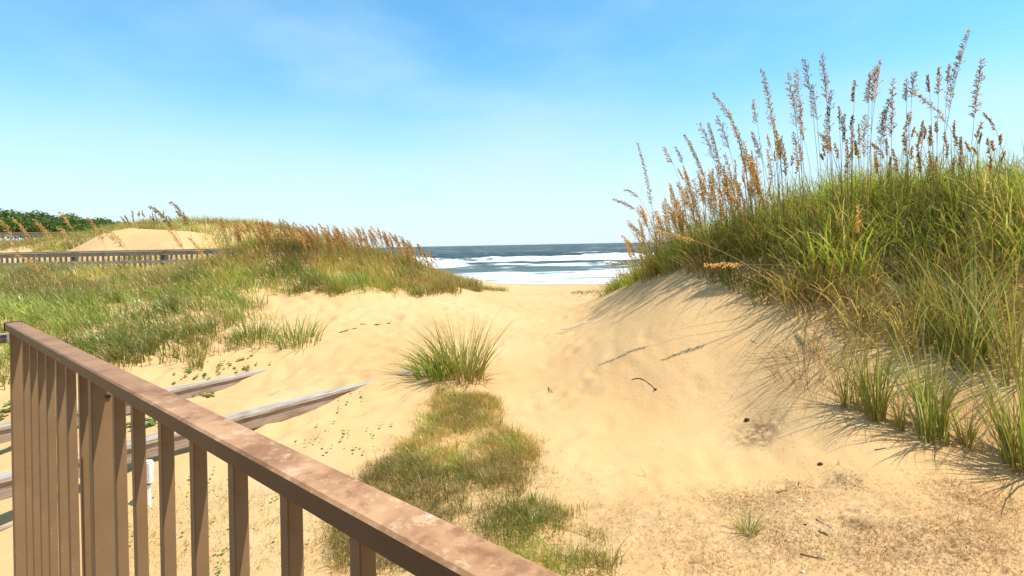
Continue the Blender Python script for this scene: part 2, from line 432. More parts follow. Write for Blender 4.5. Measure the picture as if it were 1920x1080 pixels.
tone = np.zeros(gx.shape + (3,))
tone[..., 0] = np.where(gy < 3.0, .9, 0)      # unseen ground round the deck, browned to cut light bounced onto the railing
inl = pip(gx, gy, LITTER); tone[..., 0] = np.where(inl, .55, tone[..., 0])
tone[..., 0] = np.maximum(tone[..., 0], np.where(pip(gx, gy, DUNE_R), .95, 0))
tone[..., 0] = np.maximum(tone[..., 0], np.where(pip(gx, gy, LAWN), .45, 0))
def blur(a, n):
    for _ in range(n):
        a = (a + np.roll(a, 1, 0) + np.roll(a, -1, 0) + np.roll(a, 1, 1) + np.roll(a, -1, 1)) / 5
    return a
tone[..., 0] = blur(tone[..., 0], 22) * np.clip(.35 + 1.3 * fbm(gx * 1.1, gy * 1.1, 77, 3), 0, 1)
# disturbed dark patch in the middle of the path
p = at(1420, 815); tone[..., 0] = np.maximum(tone[..., 0], 2.2 * np.exp(-((gx - p[0]) / .27) ** 2 - ((gy - p[1]) / .16) ** 2))
for q in ((1590, 900), (1600, 960), (1615, 985)):
    p = at(*q); tone[..., 0] = np.maximum(tone[..., 0], 1.1 * np.exp(-((gx - p[0]) / .16) ** 2 - ((gy - p[1]) / .14) ** 2))
tone[..., 1] = smooth(26, 50, gy) * .6 + smooth(54, 62, gy) * .4
p = at(1420, 815)
bumpy = np.exp(-((gx - p[0]) / .28) ** 2 - ((gy - p[1]) / .17) ** 2)
gzz = gzz + bumpy * (.02 + .05 * (fbm(gx * 12, gy * 12, 91, 3) - .4))
ground = mesh_np('ground', np.stack([gx, gy, gzz], -1).reshape(-1, 3), grid_faces(*gx.shape), M_SAND, tone.reshape(-1, 3), smooth_=True)
kind(ground, 'structure', 'pale golden sand running between two grassy dunes down to the beach')

# ------------------------------------------------------------------ sea
def sea_mat():
    t = NT('sea_water')
    g = t.new('ShaderNodeNewGeometry'); pos = g.outputs['Position']
    a = t.new('ShaderNodeAttribute'); a.attribute_name = 'tone'
    sp = t.new('ShaderNodeSeparateColor'); t.link(a.outputs['Color'], sp.inputs[0])
    mp = t.new('ShaderNodeMapping'); mp.inputs['Scale'].default_value = (.35, 1, 1); t.link(pos, mp.inputs['Vector'])
    n = t.noise(mp.outputs[0], .55, 6, .68)
    n2 = t.noise(mp.outputs[0], .12, 5, .6)
    f = t.math('ADD', sp.outputs[0], t.math('MULTIPLY', t.math('SUBTRACT', n, .5), 1.3))
    f = t.math('ADD', f, t.math('MULTIPLY', t.math('SUBTRACT', n2, .5), 2.4))
    m3 = t.new('ShaderNodeMapping'); m3.inputs['Scale'].default_value = (.16, 1, 1); t.link(pos, m3.inputs['Vector'])
    f = t.math('ADD', f, t.math('MULTIPLY', t.math('SUBTRACT', t.noise(m3.outputs[0], .33, 5, .65), .5), 2.2))
    foam = t.rng(f, .32, .78)
    cap = t.rng(t.noise(mp.outputs[0], .05, 8, .72), .60, .635)
    foam = t.math('MAXIMUM', foam, t.math('MULTIPLY', cap, sp.outputs[2]))
    wc = t.mix(sp.outputs[1], (.042, .066, .066), (.12, .165, .15))
    wc = t.mix(t.rng(n2, .4, .65, 0, .6), wc, (.07, .10, .10))
    c = t.mix(foam, wc, (.78, .81, .82))
    t.base(c, .25, .012)
    t.link(t.math('MULTIPLY_ADD', foam, .5, .40), t.b.inputs['Roughness'])
    q = t.bump(n, .9, .6); t.bump(t.noise(pos, 2.2, 4, .6), .5, .15, q)
    return t.m
M_SEA = sea_mat()
SEA = -2.8
sx = np.arange(-90, 120.1, .7); sy = np.arange(58, 320, .5)
X, Y = np.meshgrid(sx, sy)
w1 = 161 + 10 * (fbm(X * .02, X * 0 + 1.5, 5, 3) - .5) * 2; w2 = 126 + 10 * (fbm(X * .03, X * 0 + 7.5, 15, 3) - .5) * 2
def breaker(Yc, amp, front, back):
    d = Y - Yc; return amp * np.where(d < 0, np.exp(-(d / front) ** 2), np.exp(-(d / back) ** 2))
a1 = .6 + 1.5 * fbm(X * .10, X * 0 + 3, 21, 4); a2 = .95 * smooth(.42, .6, fbm(X * .05 + 4.2, X * 0 + 9, 25, 2))
Z = SEA + breaker(w1, a1, 2.5, 9) + breaker(w2, .35 + a2 * .6, 2, 6) + breaker(96 + 5 * fbm(X * .05, X * 0, 33, 2), .35, 2, 5)
Z += .35 * np.sin(Y * .21 + 2.5 * fbm(X * .02, Y * .02, 44, 2) * 6) * smooth(165, 200, Y) + .5 * (fbm(X * .12, Y * .3, 51, 4) - .5) * smooth(70, 110, Y)
Z += .7 * (fbm(X * .5, Y * .5, 57, 3) - .5) * np.exp(-((Y - w1 + 2) / 6) ** 2)
shore = 68.5 + 3.5 * (fbm(X * .05, X * 0 + 2, 61, 3) - .5)
foam = np.zeros_like(Z)
foam += .80 * np.exp(-((Y - (w1 - 5)) / 7.5) ** 4) + .5 * np.exp(-((Y - (w1 + 9)) / 9) ** 2) + .75 * smooth(.52, .62, fbm(X * .03, X * 0 + 41, 75, 3)) * np.exp(-((Y - 214 - 8 * fbm(X * .04, X * 0, 76, 2)) / 5) ** 2) + .35 * smooth(w1 + 60, w1 + 15, Y) * (Y > w1)
foam += (.30 + .8 * a2) * np.exp(-((Y - (w2 - 3)) / 7.0) ** 4)
foam += .55 * np.exp(-((Y - 109 - 4 * fbm(X * .06, X * 0, 78, 3)) / 2.6) ** 2) * smooth(.4, .55, fbm(X * .06, X * 0 + 3, 79, 2))
foam += .56 * smooth(101, 92, Y) * smooth(60, 64, Y)
foam += .12 * smooth(150, 110, Y)
tone_s = np.zeros(X.shape + (3,)); tone_s[..., 0] = np.clip(foam, 0, 1.2) * smooth(320, 290, Y)
tone_s[..., 1] = smooth(150, 80, Y); tone_s[..., 2] = smooth(165, 200, Y)
V1 = np.stack([X, Y, Z], -1).reshape(-1, 3); F1 = grid_faces(*X.shape)
fy = np.concatenate([np.geomspace(320, 18000, 60)]); fx = np.linspace(-1, 1, 81)
FX, FY = np.meshgrid(fx, fy); FXX = FX * (600 + FY * 1.6) + 15
V2 = np.stack([FXX, FY, np.full_like(FXX, SEA - .05)], -1).reshape(-1, 3)
t2 = np.zeros((len(V2), 3)); t2[:, 2] = 1
V3 = np.array([[-900, 60, SEA - .1], [-90, 60, SEA - .1], [-90, 320, SEA - .1], [-1100, 320, SEA - .1], [120, 60, SEA - .1], [900, 60, SEA - .1], [1100, 320, SEA - .1], [120, 320, SEA - .1]])
n1, n2_ = len(V1), len(V2)
Fs = np.concatenate([F1, grid_faces(*FX.shape) + n1, np.array([[0, 1, 2, 3], [4, 5, 6, 7]]) + n1 + n2_])
sea = mesh_np('sea', np.concatenate([V1, V2, V3]), Fs, M_SEA, np.concatenate([tone_s.reshape(-1, 3), t2, np.zeros((8, 3))]), smooth_=True)
kind(sea, 'structure', 'grey green ocean with white breakers rolling in beyond the gap')

# ------------------------------------------------------------------ far boardwalk railings
def plank_run(parent, name, p, q, w, h, mat, bev=.004):
    """a straight board from p to q, w wide across and h tall; its own x axis runs along it"""
    p, q = np.asarray(p, float), np.asarray(q, float); d = q - p; L = np.linalg.norm(d)
    m = MB(); m.box((0, 0, 0), (L / 2, 0, 0), (0, w / 2, 0), (0, 0, h / 2), bev)
    o = m.build(name, mat, parent)
    o.location = (p + q) / 2 - (np.array(parent.location) if parent is not None else 0)
    o.rotation_euler = Vector(d).to_track_quat('X', 'Z').to_euler(); return o

def far_railing(name, label, p, q, drop, step, posts, mat, ground_drop=1.1):
    p, q = np.asarray(p, float), np.asarray(q, float); r = thing(name, label, 'railing', (p + q) / 2 * np.array([1, 1, 0]) + np.array([0, 0, 1.4]))
    o = np.array(r.location); d = (q - p) / np.linalg.norm(q - p); L = np.linalg.norm(q - p); n = np.array([d[1], -d[0], 0])
    plank_run(r, 'cap_board', p, q, .15, .045, mat)
    plank_run(r, 'top_board', p + n * .04 - [0, 0, .09], q + n * .04 - [0, 0, .09], .035, .12, mat)
    plank_run(r, 'middle_board', p - [0, 0, drop * .55] + n * .04, q - [0, 0, drop * .55] + n * .04, .035, .09, mat)
    m = MB(); m.box((0, 0, 0), (0, 0, ground_drop / 2), (.022, 0, 0), (0, .022, 0), .003); first = None
    for k in np.arange(step, L, step):
        c = p + d * k - np.array([0, 0, ground_drop / 2 + .03]) - o
        if first is None: first = m.build('baluster', mat, r); first.location = c
        else: share(first, r, c)
    m = MB(); m.box((0, 0, 0), (0, 0, ground_drop / 2 + .2), (.07, 0, 0), (0, .07, 0), .006); first = None
    for k in posts:
        c = p + d * k - np.array([0, 0, ground_drop / 2 + .2 + .024]) - n * .115 - o
        if first is None: first = m.build('post', mat, r); first.location = c
        else: share(first, r, c)
    return r
B0, B1 = at_depth(-120, 473, 15.2), at_depth(452, 468, 15.8); B1[2] = B0[2] = 2.24
Lw = np.linalg.norm(B1 - B0); fr = lambda px: (at_depth(px, 470, 15.5)[0] - B0[0]) / (B1[0] - B0[0]) * Lw
far_railing('boardwalk_railing', 'low grey wooden railing in front of the bare sand heap on the left', B0, B1, .62, .152, [fr(-60), fr(137), fr(300), fr(432)], M_FAR)
C0, C1 = at_depth(-60, 438, 25), at_depth(178, 437, 26); C1[2] = C0[2]
far_railing('boardwalk_railing', 'far weathered railing below the dark shrubs at the left edge', C0, C1, .75, .3, [.5, 2.6, 4.8], M_FAR)

# ------------------------------------------------------------------ half buried handrails of the old walkway
def buried(label, pa, pb, cap_w, mat, lower):
    a = at_depth(*pa); b = at_depth(*pb); z = (a[2] + b[2]) / 2; a[2] = z + (a[2] - z) * .5; b[2] = z + (b[2] - z) * .5
    d = (b - a) / np.linalg.norm(b - a); a = a - d * 1.6; b = b + d * .9; n = np.array([d[1], -d[0], 0])
    r = thing('buried_handrail', label, 'handrail', ((a + b) / 2).tolist()); up = np.array([0, 0, 1.0])
    plank_run(r, 'cap_board', a, b, cap_w, .048, mat, .006)
    plank_run(r, 'side_board', a - up * .098 + n * (cap_w / 2 - .04), b - up * .098 + n * (cap_w / 2 - .04), .036, .14, M_GREY2, .004)
    if lower:
        plank_run(r, 'lower_board', a - up * .50 + n * (cap_w / 2 - .04), b - up * .50 + n * (cap_w / 2 - .04), .036, .19, M_GREY2, .004)
    L = np.linalg.norm(b - a); first = None
    for k in np.arange(.5, L, 1.75):
        m = MB(); m.box((0, 0, 0), (0, 0, .55), (.044, 0, 0), (0, .044, 0), .004)
        c = a + d * k - up * (.55 + .021) - n * (.044 + .019 - cap_w / 2 + .04) - np.array(r.location)
        if first is None: first = m.build('post', M_GREY2, r); first.location = c; first.rotation_euler[2] = math.atan2(d[1], d[0])
        else: share(first, r, c)
    return r
buried('weathered grey handrail sinking into the sand nearest to the brown railing', (9, 893, 4.37), (712, 713, 7.40), .16, M_GREY, True)
buried('farther half buried handrail ending in sand below the windswept grass', (9, 799, 5.66), (490, 696, 8.0), .15, M_GREY, False)

# ------------------------------------------------------------------ white pipe stub
p = at(278, 952); k = p[1] / FOC
r = thing('standpipe', 'short white plastic standpipe with square cap box beside the buried handrail', 'pipe', p.tolist())
m = MB(); m.tube([(0, 0, -.15), (0, 0, .21)], .024, 14); m.build('pipe', M_PVC, r, smooth_=False)
m = MB(); m.tube([(0, 0, .205), (0, 0, .225)], .029, 14); m.build('collar', M_BLACK, r)
m = MB(); m.box((0, 0, .31), (0, 0, .088), (.042, 0, 0), (0, .03, 0), .008); box = m.build('cap_box', M_PVC, r)
m = MB(); m.box((0, 0, .404), (0, 0, .010), (.034, 0, 0), (0, .024, 0), .006); m.build('rounded_top', M_PVC, r)
for q in (.37, .245):
    m = MB(); m.tube([(0.005, -.034, q), (0.005, -.028, q)], .006, 8); m.build('screw', M_BLACK, r)

# ------------------------------------------------------------------ brown metal railing and the deck it stands on
RD = np.array([-.7757, .6311, 0]); RO = np.array([.6311, .7757, 0]); UP = np.array([0, 0, 1.0])
P0 = np.array([.4383, 0, 0]); RTOP = 1.962
def onrail(Yv): return P0 + RD * (Yv / RD[1])
YC = 1.7755; corner = onrail(YC) + RO * .009; DECK = .9
rr = thing('metal_railing', 'brown painted metal railing with worn top rail and square balusters in the foreground', 'railing', (corner * [1, 1, 0] + [0, 0, DECK]).tolist())
org = np.array(rr.location)
railL = 2.95
c0 = corner + RD * .016; c1 = corner - RD * railL
def seg(name, p, q, z, w, h, mat, bev): return plank_run(rr, name, p * [1, 1, 0] + UP * z, q * [1, 1, 0] + UP * z, w, h, mat, bev)
mid_off = RO * .0005
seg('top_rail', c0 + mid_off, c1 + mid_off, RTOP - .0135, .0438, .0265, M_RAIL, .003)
seg('end_cap', c0 + RD * .005 + mid_off, c0 + mid_off + RD * .0003, RTOP - .013, .049, .030, M_BLACK, .002)
seg('bottom_rail', corner, c1, DECK + .085, .03, .025, M_PICK, .003)
hb = RTOP - .027 - DECK - .0975
ROT = math.atan2(RD[1], RD[0])
m = MB(); m.box((0, 0, 0), (0, 0, hb / 2), (.0092, 0, 0), (0, .0090, 0), .0012)
first = None
seen_x = [37.5, 50.5, 65, 80, 99, 118, 142, 205, 241, 289, 347, 419, 514, 645]
for Yl in [420.8 / (x_ + 220) for x_ in seen_x] + [.4865 - .084 * (k_ + 1) for k_ in range(8)]:
    Yv = Yl - .0058
    c = onrail(Yv) + RO * .009; c[2] = DECK + .0975 + hb / 2
    rt = (RNG.normal(0, .0022), RNG.normal(0, .0022) , ROT + RNG.normal(0, .02))
    if first is None: first = m.build('baluster', M_PICK, rr); first.location = c - org; first.rotation_euler = rt
    else: share(first, rr, c - org, rt)
m = MB(); hp = RTOP - .027 - DECK; m.box((0, 0, 0), (0, 0, hp / 2), (.0165, 0, 0), (0, .0165, 0), .002)
pp = m.build('post', M_PICK, rr); c = onrail(YC - .012) + RO * .012; c[2] = DECK + hp / 2; pp.location = c - org; pp.rotation_euler[2] = ROT
m = MB(); m.box((0, 0, 0), (0, 0, hp / 2), (.014, 0, 0), (0, .020, 0), .002)
pq = m.build('post', M_PICK, rr); c[:] = onrail(1.1016 - .009) + RO * .0175; c[2] = DECK + hp / 2; pq.location = c - org; pq.rotation_euler[2] = ROT
m = MB(); m.tube([(0, 0, 0), (0, -.003, 0)], .0045, 8)
s_ = m.build('bolt', M_BLACK, pq); s_.location = (-.0142, -.009, hp / 2 - .045); s_.rotation_euler[2] = -math.pi / 2
# the next length of rail beyond the corner
lr = thing('stair_rail', 'pale weathered end of a rail just left of the brown railing corner', 'rail', tuple(corner + UP * DECK))
e0 = corner + RD * .055 - RO * .01 + UP * 1.905; e1 = e0 - RO * 1.2 + RD * .35
plank_run(lr, 'rail_board', e0, e1, .05, .03, M_GREY, .003)
m = MB(); m.box((0, 0, 0), (0, 0, .5), (.02, 0, 0), (0, .02, 0), .003); o = m.build('post', M_GREY2, lr); o.location = (e0 + (e1 - e0) * .8) * [1, 1, 0] + UP * (DECK + .4895) - np.array(lr.location)
dk = thing('wooden_deck', 'brown board deck under the metal railing', 'deck', (corner - RD * 1.5 - RO * .8 + UP * DECK).tolist())
first = None
for k in range(13):
    c = corner - RD * (railL / 2 - .03) - RO * (k * .146 - .02) + UP * (DECK - .019) - np.array(dk.location)
    if first is None:
        m = MB(); m.box((0, 0, 0), (railL / 2 + .08, 0, 0), (0, .07, 0), (0, 0, .018), .004); first = m.build('deck_board', M_GREY2, dk); first.location = c; first.rotation_euler[2] = ROT
    else: share(first, dk, c)
m = MB(); m.box((0, 0, 0), (0, 0, .7), (.05, 0, 0), (0, .05, 0), .005); first = None
for aa, bb in ((.15, .1), (2.7, .1), (.15, 1.6), (2.7, 1.6)):
    c = corner - RD * aa - RO * bb + UP * (DECK - .0375 - .7) - np.array(dk.location)
    if first is None: first = m.build('deck_post', M_GREY2, dk); first.location = c
    else: share(first, dk, c)

# ------------------------------------------------------------------ house added unseen behind the deck, keeps sky light off the railing
hs = thing('sky_blocker_house', 'brown shingled beach house added unseen behind the deck to block sky light', 'house', (-1.0, -4.6, 0))
plank_run(hs, 'blocker_wall', (-8, -3.4, 2.6), (6.5, -3.4, 2.6), .2, 6.4, M_GREY2, .01)
plank_run(hs, 'blocker_roof', (-8.6, -4.2, 6.1), (7.1, -4.2, 6.1), 2.2, .18, M_TWIG, .02)
for x_ in (-4.6, 3.2):
    w_ = plank_run(hs, 'window', (x_ - .7, -3.285, 2.7), (x_ + .7, -3.285, 2.7), .02, 1.2, M_BLACK, .004)
d_ = plank_run(hs, 'door', (-1.5, -3.285, 1.95), (.1, -3.285, 1.95), .02, 2.05, M_BLACK, .004)

# ------------------------------------------------------------------ grass
def ribbons(P, H, W, lean, c0, c1, segs=3, power=1.7, sag=.35, az=None):
    """tapering curved blades; returns V, F (triangles), colour"""
    N = len(P); az = RNG.uniform(0, math.pi, N) if az is None else az
    side = np.stack([np.cos(az), np.sin(az), np.zeros(N)], -1)
    m = np.hypot(lean[:, 0], lean[:, 1]); L = np.c_[lean, np.zeros(N)]
    Vs, Cs = [], []
    for s in range(segs + 1):
        t = s / segs
        pos = P + L * (H * t ** power)[:, None]; pos[:, 2] = P[:, 2] + H * (t - np.minimum(sag * m, .85) * t ** 3)
        c = c0 * (1 - t) + c1 * t
        if s < segs:
            w = (W * (.75 + .25 * (1 - abs(2 * t - .6))) * (1 - t ** 2.2) / 2)[:, None]
            Vs += [pos - side * w, pos + side * w]; Cs += [c, c]
        else: Vs.append(pos); Cs.append(c)
    k = 2 * segs + 1
    V = np.stack(Vs, 1).reshape(-1, 3); C = np.stack(Cs, 1).reshape(-1, 3)
    f = []
    for s in range(segs - 1): f += [(2 * s, 2 * s + 1, 2 * s + 3), (2 * s, 2 * s + 3, 2 * s + 2)]
    f.append((2 * segs - 2, 2 * segs - 1, 2 * segs))
    F = (np.array(f)[None] + (np.arange(N) * k)[:, None, None]).reshape(-1, 3)
    return V, F, C

def join(parts):
    n = 0; Vs, Fs, Cs = [], [], []
    for V, F, C in parts: Vs.append(V); Fs.append(F + n); Cs.append(C); n += len(V)
    return np.concatenate(Vs), np.concatenate(Fs), np.concatenate(Cs)

def in_poly(poly, n, dens=None):
    poly = np.asarray(poly, float); lo, hi = poly.min(0), poly.max(0); out = np.zeros((0, 2))
    while len(out) < n:
        q = RNG.uniform(lo, hi, (n * 3, 2)); q = q[pip(q[:, 0], q[:, 1], poly)]
        if dens is not None: q = q[RNG.uniform(0, 1, len(q)) < dens(q[:, 0], q[:, 1])]
        out = np.concatenate([out, q])
    return out[:n]

GREEN = np.array([[.15, .25, .022], [.20, .31, .03], [.10, .18, .02], [.27, .34, .045], [.31, .33, .04]])
YELL = np.array([[.34, .27, .06], [.40, .30, .08], [.28, .24, .05]])
STRAW = np.array([[.50, .34, .14], [.42, .26, .10], [.58, .44, .22], [.36, .19, .065]])
RUST = np.array([[.30, .145, .045], [.24, .12, .04], [.36, .19, .06]])
BROWN = np.array([[.16, .095, .045], [.20, .12, .06], [.12, .07, .035]])
def pick(n, sets, probs):
    k = RNG.choice(len(sets), n, p=np.array(probs) / sum(probs)); out = np.zeros((n, 3))
    for i, s in enumerate(sets):
        mk = k == i; out[mk] = s[RNG.integers(0, len(s), mk.sum())]
    return out * RNG.uniform(.62, 1.45, (n, 1))

def clumps(centers, per, rad, hgt, wid, fan, wind, sets, probs, segs=3, tipmix=.35, sag=.35, power=1.7, hvar=.35):
    """blades growing in clumps that fan out, all bent by the wind"""
    n = len(centers); N = n * per; idx = np.repeat(np.arange(n), per)
    ang = RNG.uniform(0, 2 * math.pi, N); rr_ = rad * np.sqrt(RNG.uniform(0, 1, N))
    off = np.stack([np.cos(ang), np.sin(ang)], -1)
    xy = centers[idx] + off * rr_[:, None]
    P = np.c_[xy, gz(xy[:, 0], xy[:, 1]) - .015]
    ch = RNG.uniform(1 - hvar, 1 + hvar * .6, n)[idx]
    H = hgt * ch * RNG.uniform(.55, 1.12, N)
    W = wid * RNG.uniform(.7, 1.3, N)
    lean = off * (fan * RNG.uniform(.2, 1.2, N))[:, None] * (.4 + rr_ / rad)[:, None] + np.asarray(wind) * RNG.uniform(.5, 1.4, N)[:, None] + RNG.normal(0, .2, (N, 2))
    patch = (.72 + .9 * smooth(.25, .75, fbm(centers[:, 0] * .9, centers[:, 1] * .9, 301, 3)))[idx][:, None]
    if n == 1:                                   # one tuft: its blades differ among themselves instead
        patch = 1.0; mean = sum(np.asarray(s_).mean(0) * p_ for s_, p_ in zip(sets, probs)) / sum(probs)
        cl = mean * .3 + pick(N, sets, probs) * .7
    else: cl = (pick(n, sets, probs)[idx] * .6 + pick(N, sets, probs) * .4) * patch
    tipmix = tipmix * .7; tip = cl * (1 - tipmix) + pick(N, [STRAW, YELL], [1, 1]) * tipmix
    return ribbons(P, H, W, lean, cl * .85 + .15 * BROWN[0], tip, segs, power, sag)

def stuff(name, parts, label, mat=M_GRASS):
    V, F, C = join(parts); o = mesh_np(name, V, F, mat, C); kind(o, 'stuff', label); return o

# --- right dune
def dR(x, y): return np.clip(1.25 - .05 * (x - 3), .45, 1)
parts = []
cR = in_poly(DUNE_R, 1750, dR)
hloc = 1.0
near_foot = cR[:, 1] - np.interp(cR[:, 0], [2.3, 3, 4, 5.6, 12], [12.6, 8.6, 6.6, 5.55, 5.2])
crest = near_foot > .55
thin = smooth(9.2, 11.5, cR[:, 1])
for sel, hh, per, sets, pr in (
        (crest & (thin < .5), 1.0, 17, [GREEN, YELL, STRAW], [7, 2.2, 1.0]),
        (~crest & (thin < .5), .66, 14, [GREEN, YELL, STRAW, BROWN], [2.6, 2.6, 2.2, .9]),
        (thin >= .5, .45, 18, [GREEN, YELL, RUST], [4, 2.5, 1])):
    if sel.sum(): parts.append(clumps(cR[sel], per, .18, hh, .0165, .5, (-.30, -.14), sets, pr, 4, hvar=.5, sag=.6, power=1.5))
parts.append(clumps(in_poly(DUNE_R, 260, dR), 12, .2, 1.0, .014, .7, (-.36, -.15), [STRAW, YELL, RUST], [2, 2, 1], 4, sag=.5, power=1.4))
parts.append(clumps(in_poly(DUNE_R, 500, dR), 14, .2, .42, .006, .7, (-.2, -.1), [STRAW, BROWN, RUST], [2, 2, 1], 3))
foot = np.array([at(*q)[:2] for q in ((1600, 775), (1640, 790), (1700, 812), (1745, 830), (1790, 845), (1830, 850), (1880, 872), (1540, 720), (1500, 690), (1560, 690), (1650, 740), (1760, 780), (1850, 800))])
parts.append(clumps(foot, 42, .22, .20, .005, 1.5, (-.3, -.1), [BROWN, STRAW, RUST], [2, 2, 1.2], 3, sag=.5))
stuff('dune_grass', parts, 'dense green beach grass covering the steep right dune')

# --- left dune ridge and the slope behind it
RIDGE = [tuple(at(*q)[:2]) for q in ((440, 546), (500, 552), (600, 552), (700, 552), (780, 556), (850, 556), (862, 536))] + [(-1.2, 15.4), (-1.0, 17.4), (-2.6, 17.4), (-5, 16.5), (-8.5, 16.6), (-10, 15.0), (-9.2, 12.6)]
parts = []
cL = in_poly(RIDGE, 2100)
upz = cL[:, 1] > 12.3 + .0 * cL[:, 0]
parts.append(clumps(cL[upz], 14, .2, .46, .015, .5, (-.30, 0), [GREEN, YELL, STRAW, RUST], [2.2, 2, 1.5, 1.8], 3))
parts.append(clumps(cL[~upz], 15, .17, .38, .0145, .5, (-.28, 0), [GREEN, YELL, STRAW], [5, 2.2, .7], 3))
FARL = [(-10, 15.2), (-8.6, 16.8), (-7, 18), (-6, 21), (-8, 25), (-17, 27), (-30, 30), (-40, 27), (-34, 21), (-20, 21.2), (-17.4, 19.6), (-17.5, 17.4), (-22, 16.5), (-22, 15.9)]
def keep_heap(x, y): return (((x + 14.3) / 3.1) ** 2 + ((y - 18.6) / 1.7) ** 2 > 1).astype(float)
cF = in_poly(FARL, 1900, keep_heap)
parts.append(clumps(cF, 20, .34, .42, .017, .5, (-.35, 0), [GREEN, YELL, STRAW, RUST], [3.2, 2.2, 1, .7], 3))
TAIL = [(-1.75, 14.0), (-.9, 15.0), (-.35, 16.6), (-.15, 17.6), (-.6, 17.8), (-1.2, 16.6), (-2, 15.2)]
parts.append(clumps(in_poly(TAIL, 90), 16, .13, .24, .009, .5, (-.25, 0), [GREEN, YELL, RUST], [2, 2, 1], 3))
stuff('ridge_grass', parts, 'russet and green grass on the left dune ridge')

# --- windswept green grass in front of the boardwalk
MEADOW = [tuple(at(*q)[:2]) for q in ((-60, 760), (60, 715), (200, 690), (300, 668), (380, 650), (440, 610), (520, 590), (470, 560), (440, 546))] + [(-9.4, 13.0), (-10, 14.9), (-23, 15.2), (-24, 11), (-14, 6.0)]
def dM(x, y): return np.clip(.25 + 1.5 * (fbm(x * .8, y * .8, 71, 3) - .22) * smooth(6.4, 8.2, y + .18 * (x + 6)), .12, 1)
cM = in_poly(MEADOW, 3000, dM)
lush = fbm(cM[:, 0] * .5, cM[:, 1] * .5, 72, 3)
gold = (cM[:, 1] > 11.2)
parts = [clumps(cM[~gold], 13, .19, .46, .0155, .4, (-.62, .05), [GREEN, YELL, STRAW], [6.5, 1.8, .6], 4, sag=.5),
         clumps(cM[gold], 14, .22, .42, .016, .4, (-.55, .0), [GREEN, YELL, STRAW, RUST], [3.6, 2.4, 1.3, .8], 3, sag=.45)]
EDGE = [tuple(at(*q)[:2]) for q in ((200, 700), (300, 690), (420, 668), (500, 640), (450, 590), (300, 620), (200, 650))]
parts.append(clumps(in_poly(EDGE, 120), 13, .10, .34, .010, .5, (-.2, 0), [GREEN, YELL, STRAW], [4, 3, 1], 4))
stuff('windswept_grass', parts, 'windswept green grass bending left in front of the boardwalk')

# --- thin lawn beyond the railing
def dLawn(x, y): return np.clip(.2 + 2.6 * (fbm(x * 1.6, y * 1.6, 81, 3) - .3), .08, 1)
q = in_poly(LAWN, 4300, dLawn); q = q + RNG.normal(0, .09, q.shape) * (RNG.random((len(q), 1)) < .5); gpatch = fbm(q[:, 0] * 1.5, q[:, 1] * 1.5, 83, 3) + .3 * np.exp(-((q[:, 0] - at(1060, 1010)[0]) / .35) ** 2 - ((q[:, 1] - at(1060, 1010)[1]) / .3) ** 2)
gm = gpatch > .53
parts = [clumps(q[gm], 9, .055, .115, .0062, .75, (-.1, 0), [GREEN, YELL, STRAW], [5, 2.4, 1.2], 2),
         clumps(q[~gm], 9, .055, .115, .0056, .8, (-.1, 0), [GREEN, YELL, STRAW, RUST], [1.5, 2.2, 2.6, 1.0], 2)]
parts.append(clumps(in_poly(LAWN, 170, dLawn), 14, .07, .22, .0062, .7, (-.15, 0), [GREEN, YELL, STRAW, RUST], [2, 2, 2.4, 1.2], 3))
LAWN2 = wpoly([(200, 930), (420, 900), (560, 940), (700, 1010), (760, 1079), (180, 1079)])
parts.append(clumps(in_poly(LAWN2, 700), 9, .06, .06, .0034, .8, (0, 0), [GREEN, YELL, STRAW], [1.5, 2, 2], 2))
stuff('lawn_grass', parts, 'patchy short green and straw grass beyond the railing')

# --- flat dry litter on the sand at lower right
def flat_bits(xy, ln, w, sets, pr, lift=.004):
    N = len(xy); az = RNG.uniform(0, 2 * math.pi, N); P = np.c_[xy, gz(xy[:, 0], xy[:, 1]) + lift]
    L = ln * RNG.uniform(.4, 1.3, N); d = np.stack([np.cos(az), np.sin(az)], -1)
    c = pick(N, sets, pr)
    H = L * RNG.uniform(.04, .5, N); lean = d * (L / H * .8)[:, None]
    return ribbons(P, H, w * RNG.uniform(.7, 1.3, N), lean, c, c, 2, 1.1, .05, az + math.pi / 2)
def dLit(x, y): return np.clip(3.2 * (fbm(x * 1.5, y * 1.5, 85, 4) - .42), .05, 1)
jit = lambda q, s_: q + RNG.normal(0, s_, q.shape)
parts = [flat_bits(jit(in_poly(LITTER, 9000, dLit), .12), .05, .003, [STRAW, BROWN, RUST], [1, 2, 1.4])]
LIT2 = wpoly([(1600, 1000), (1919, 960), (1919, 1079), (1560, 1079)])
parts.append(flat_bits(jit(in_poly(LIT2, 6500, dLit), .16), .045, .003, [BROWN, RUST], [1.5, 2]))
SIDE = wpoly([(930, 760), (1010, 820), (1120, 880), (1150, 960), (1060, 960), (980, 900), (1000, 850)])
parts.append(flat_bits(in_poly(SIDE, 700, dLit), .05, .003, [STRAW, BROWN, GREEN], [2, 1, .7]))
OPEN = wpoly([(460, 556), (850, 560), (1000, 600), (1000, 700), (900, 640), (700, 690), (620, 740), (500, 640)])
parts.append(flat_bits(in_poly(OPEN, 90), .10, .006, [BROWN, STRAW], [2, 1]))
for qx, qy, n, s_ in ((1590, 905, 260, .16), (1605, 985, 380, .17), (1420, 815, 700, .24), (1340, 590, 60, .3), (1500, 1000, 80, .3)):
    p = at(qx, qy); parts.append(flat_bits(p[:2] + RNG.normal(0, s_ * .5, (n, 2)), .04, .003, [BROWN], [1]))
p = [at(*q) for q in ((1280, 680), (1330, 715), (1340, 745), (1300, 740))]
parts.append(flat_bits(np.concatenate([q[:2] + RNG.normal(0, .09, (50, 2)) for q in p]), .025, .003, [BROWN, STRAW], [2, 1]))
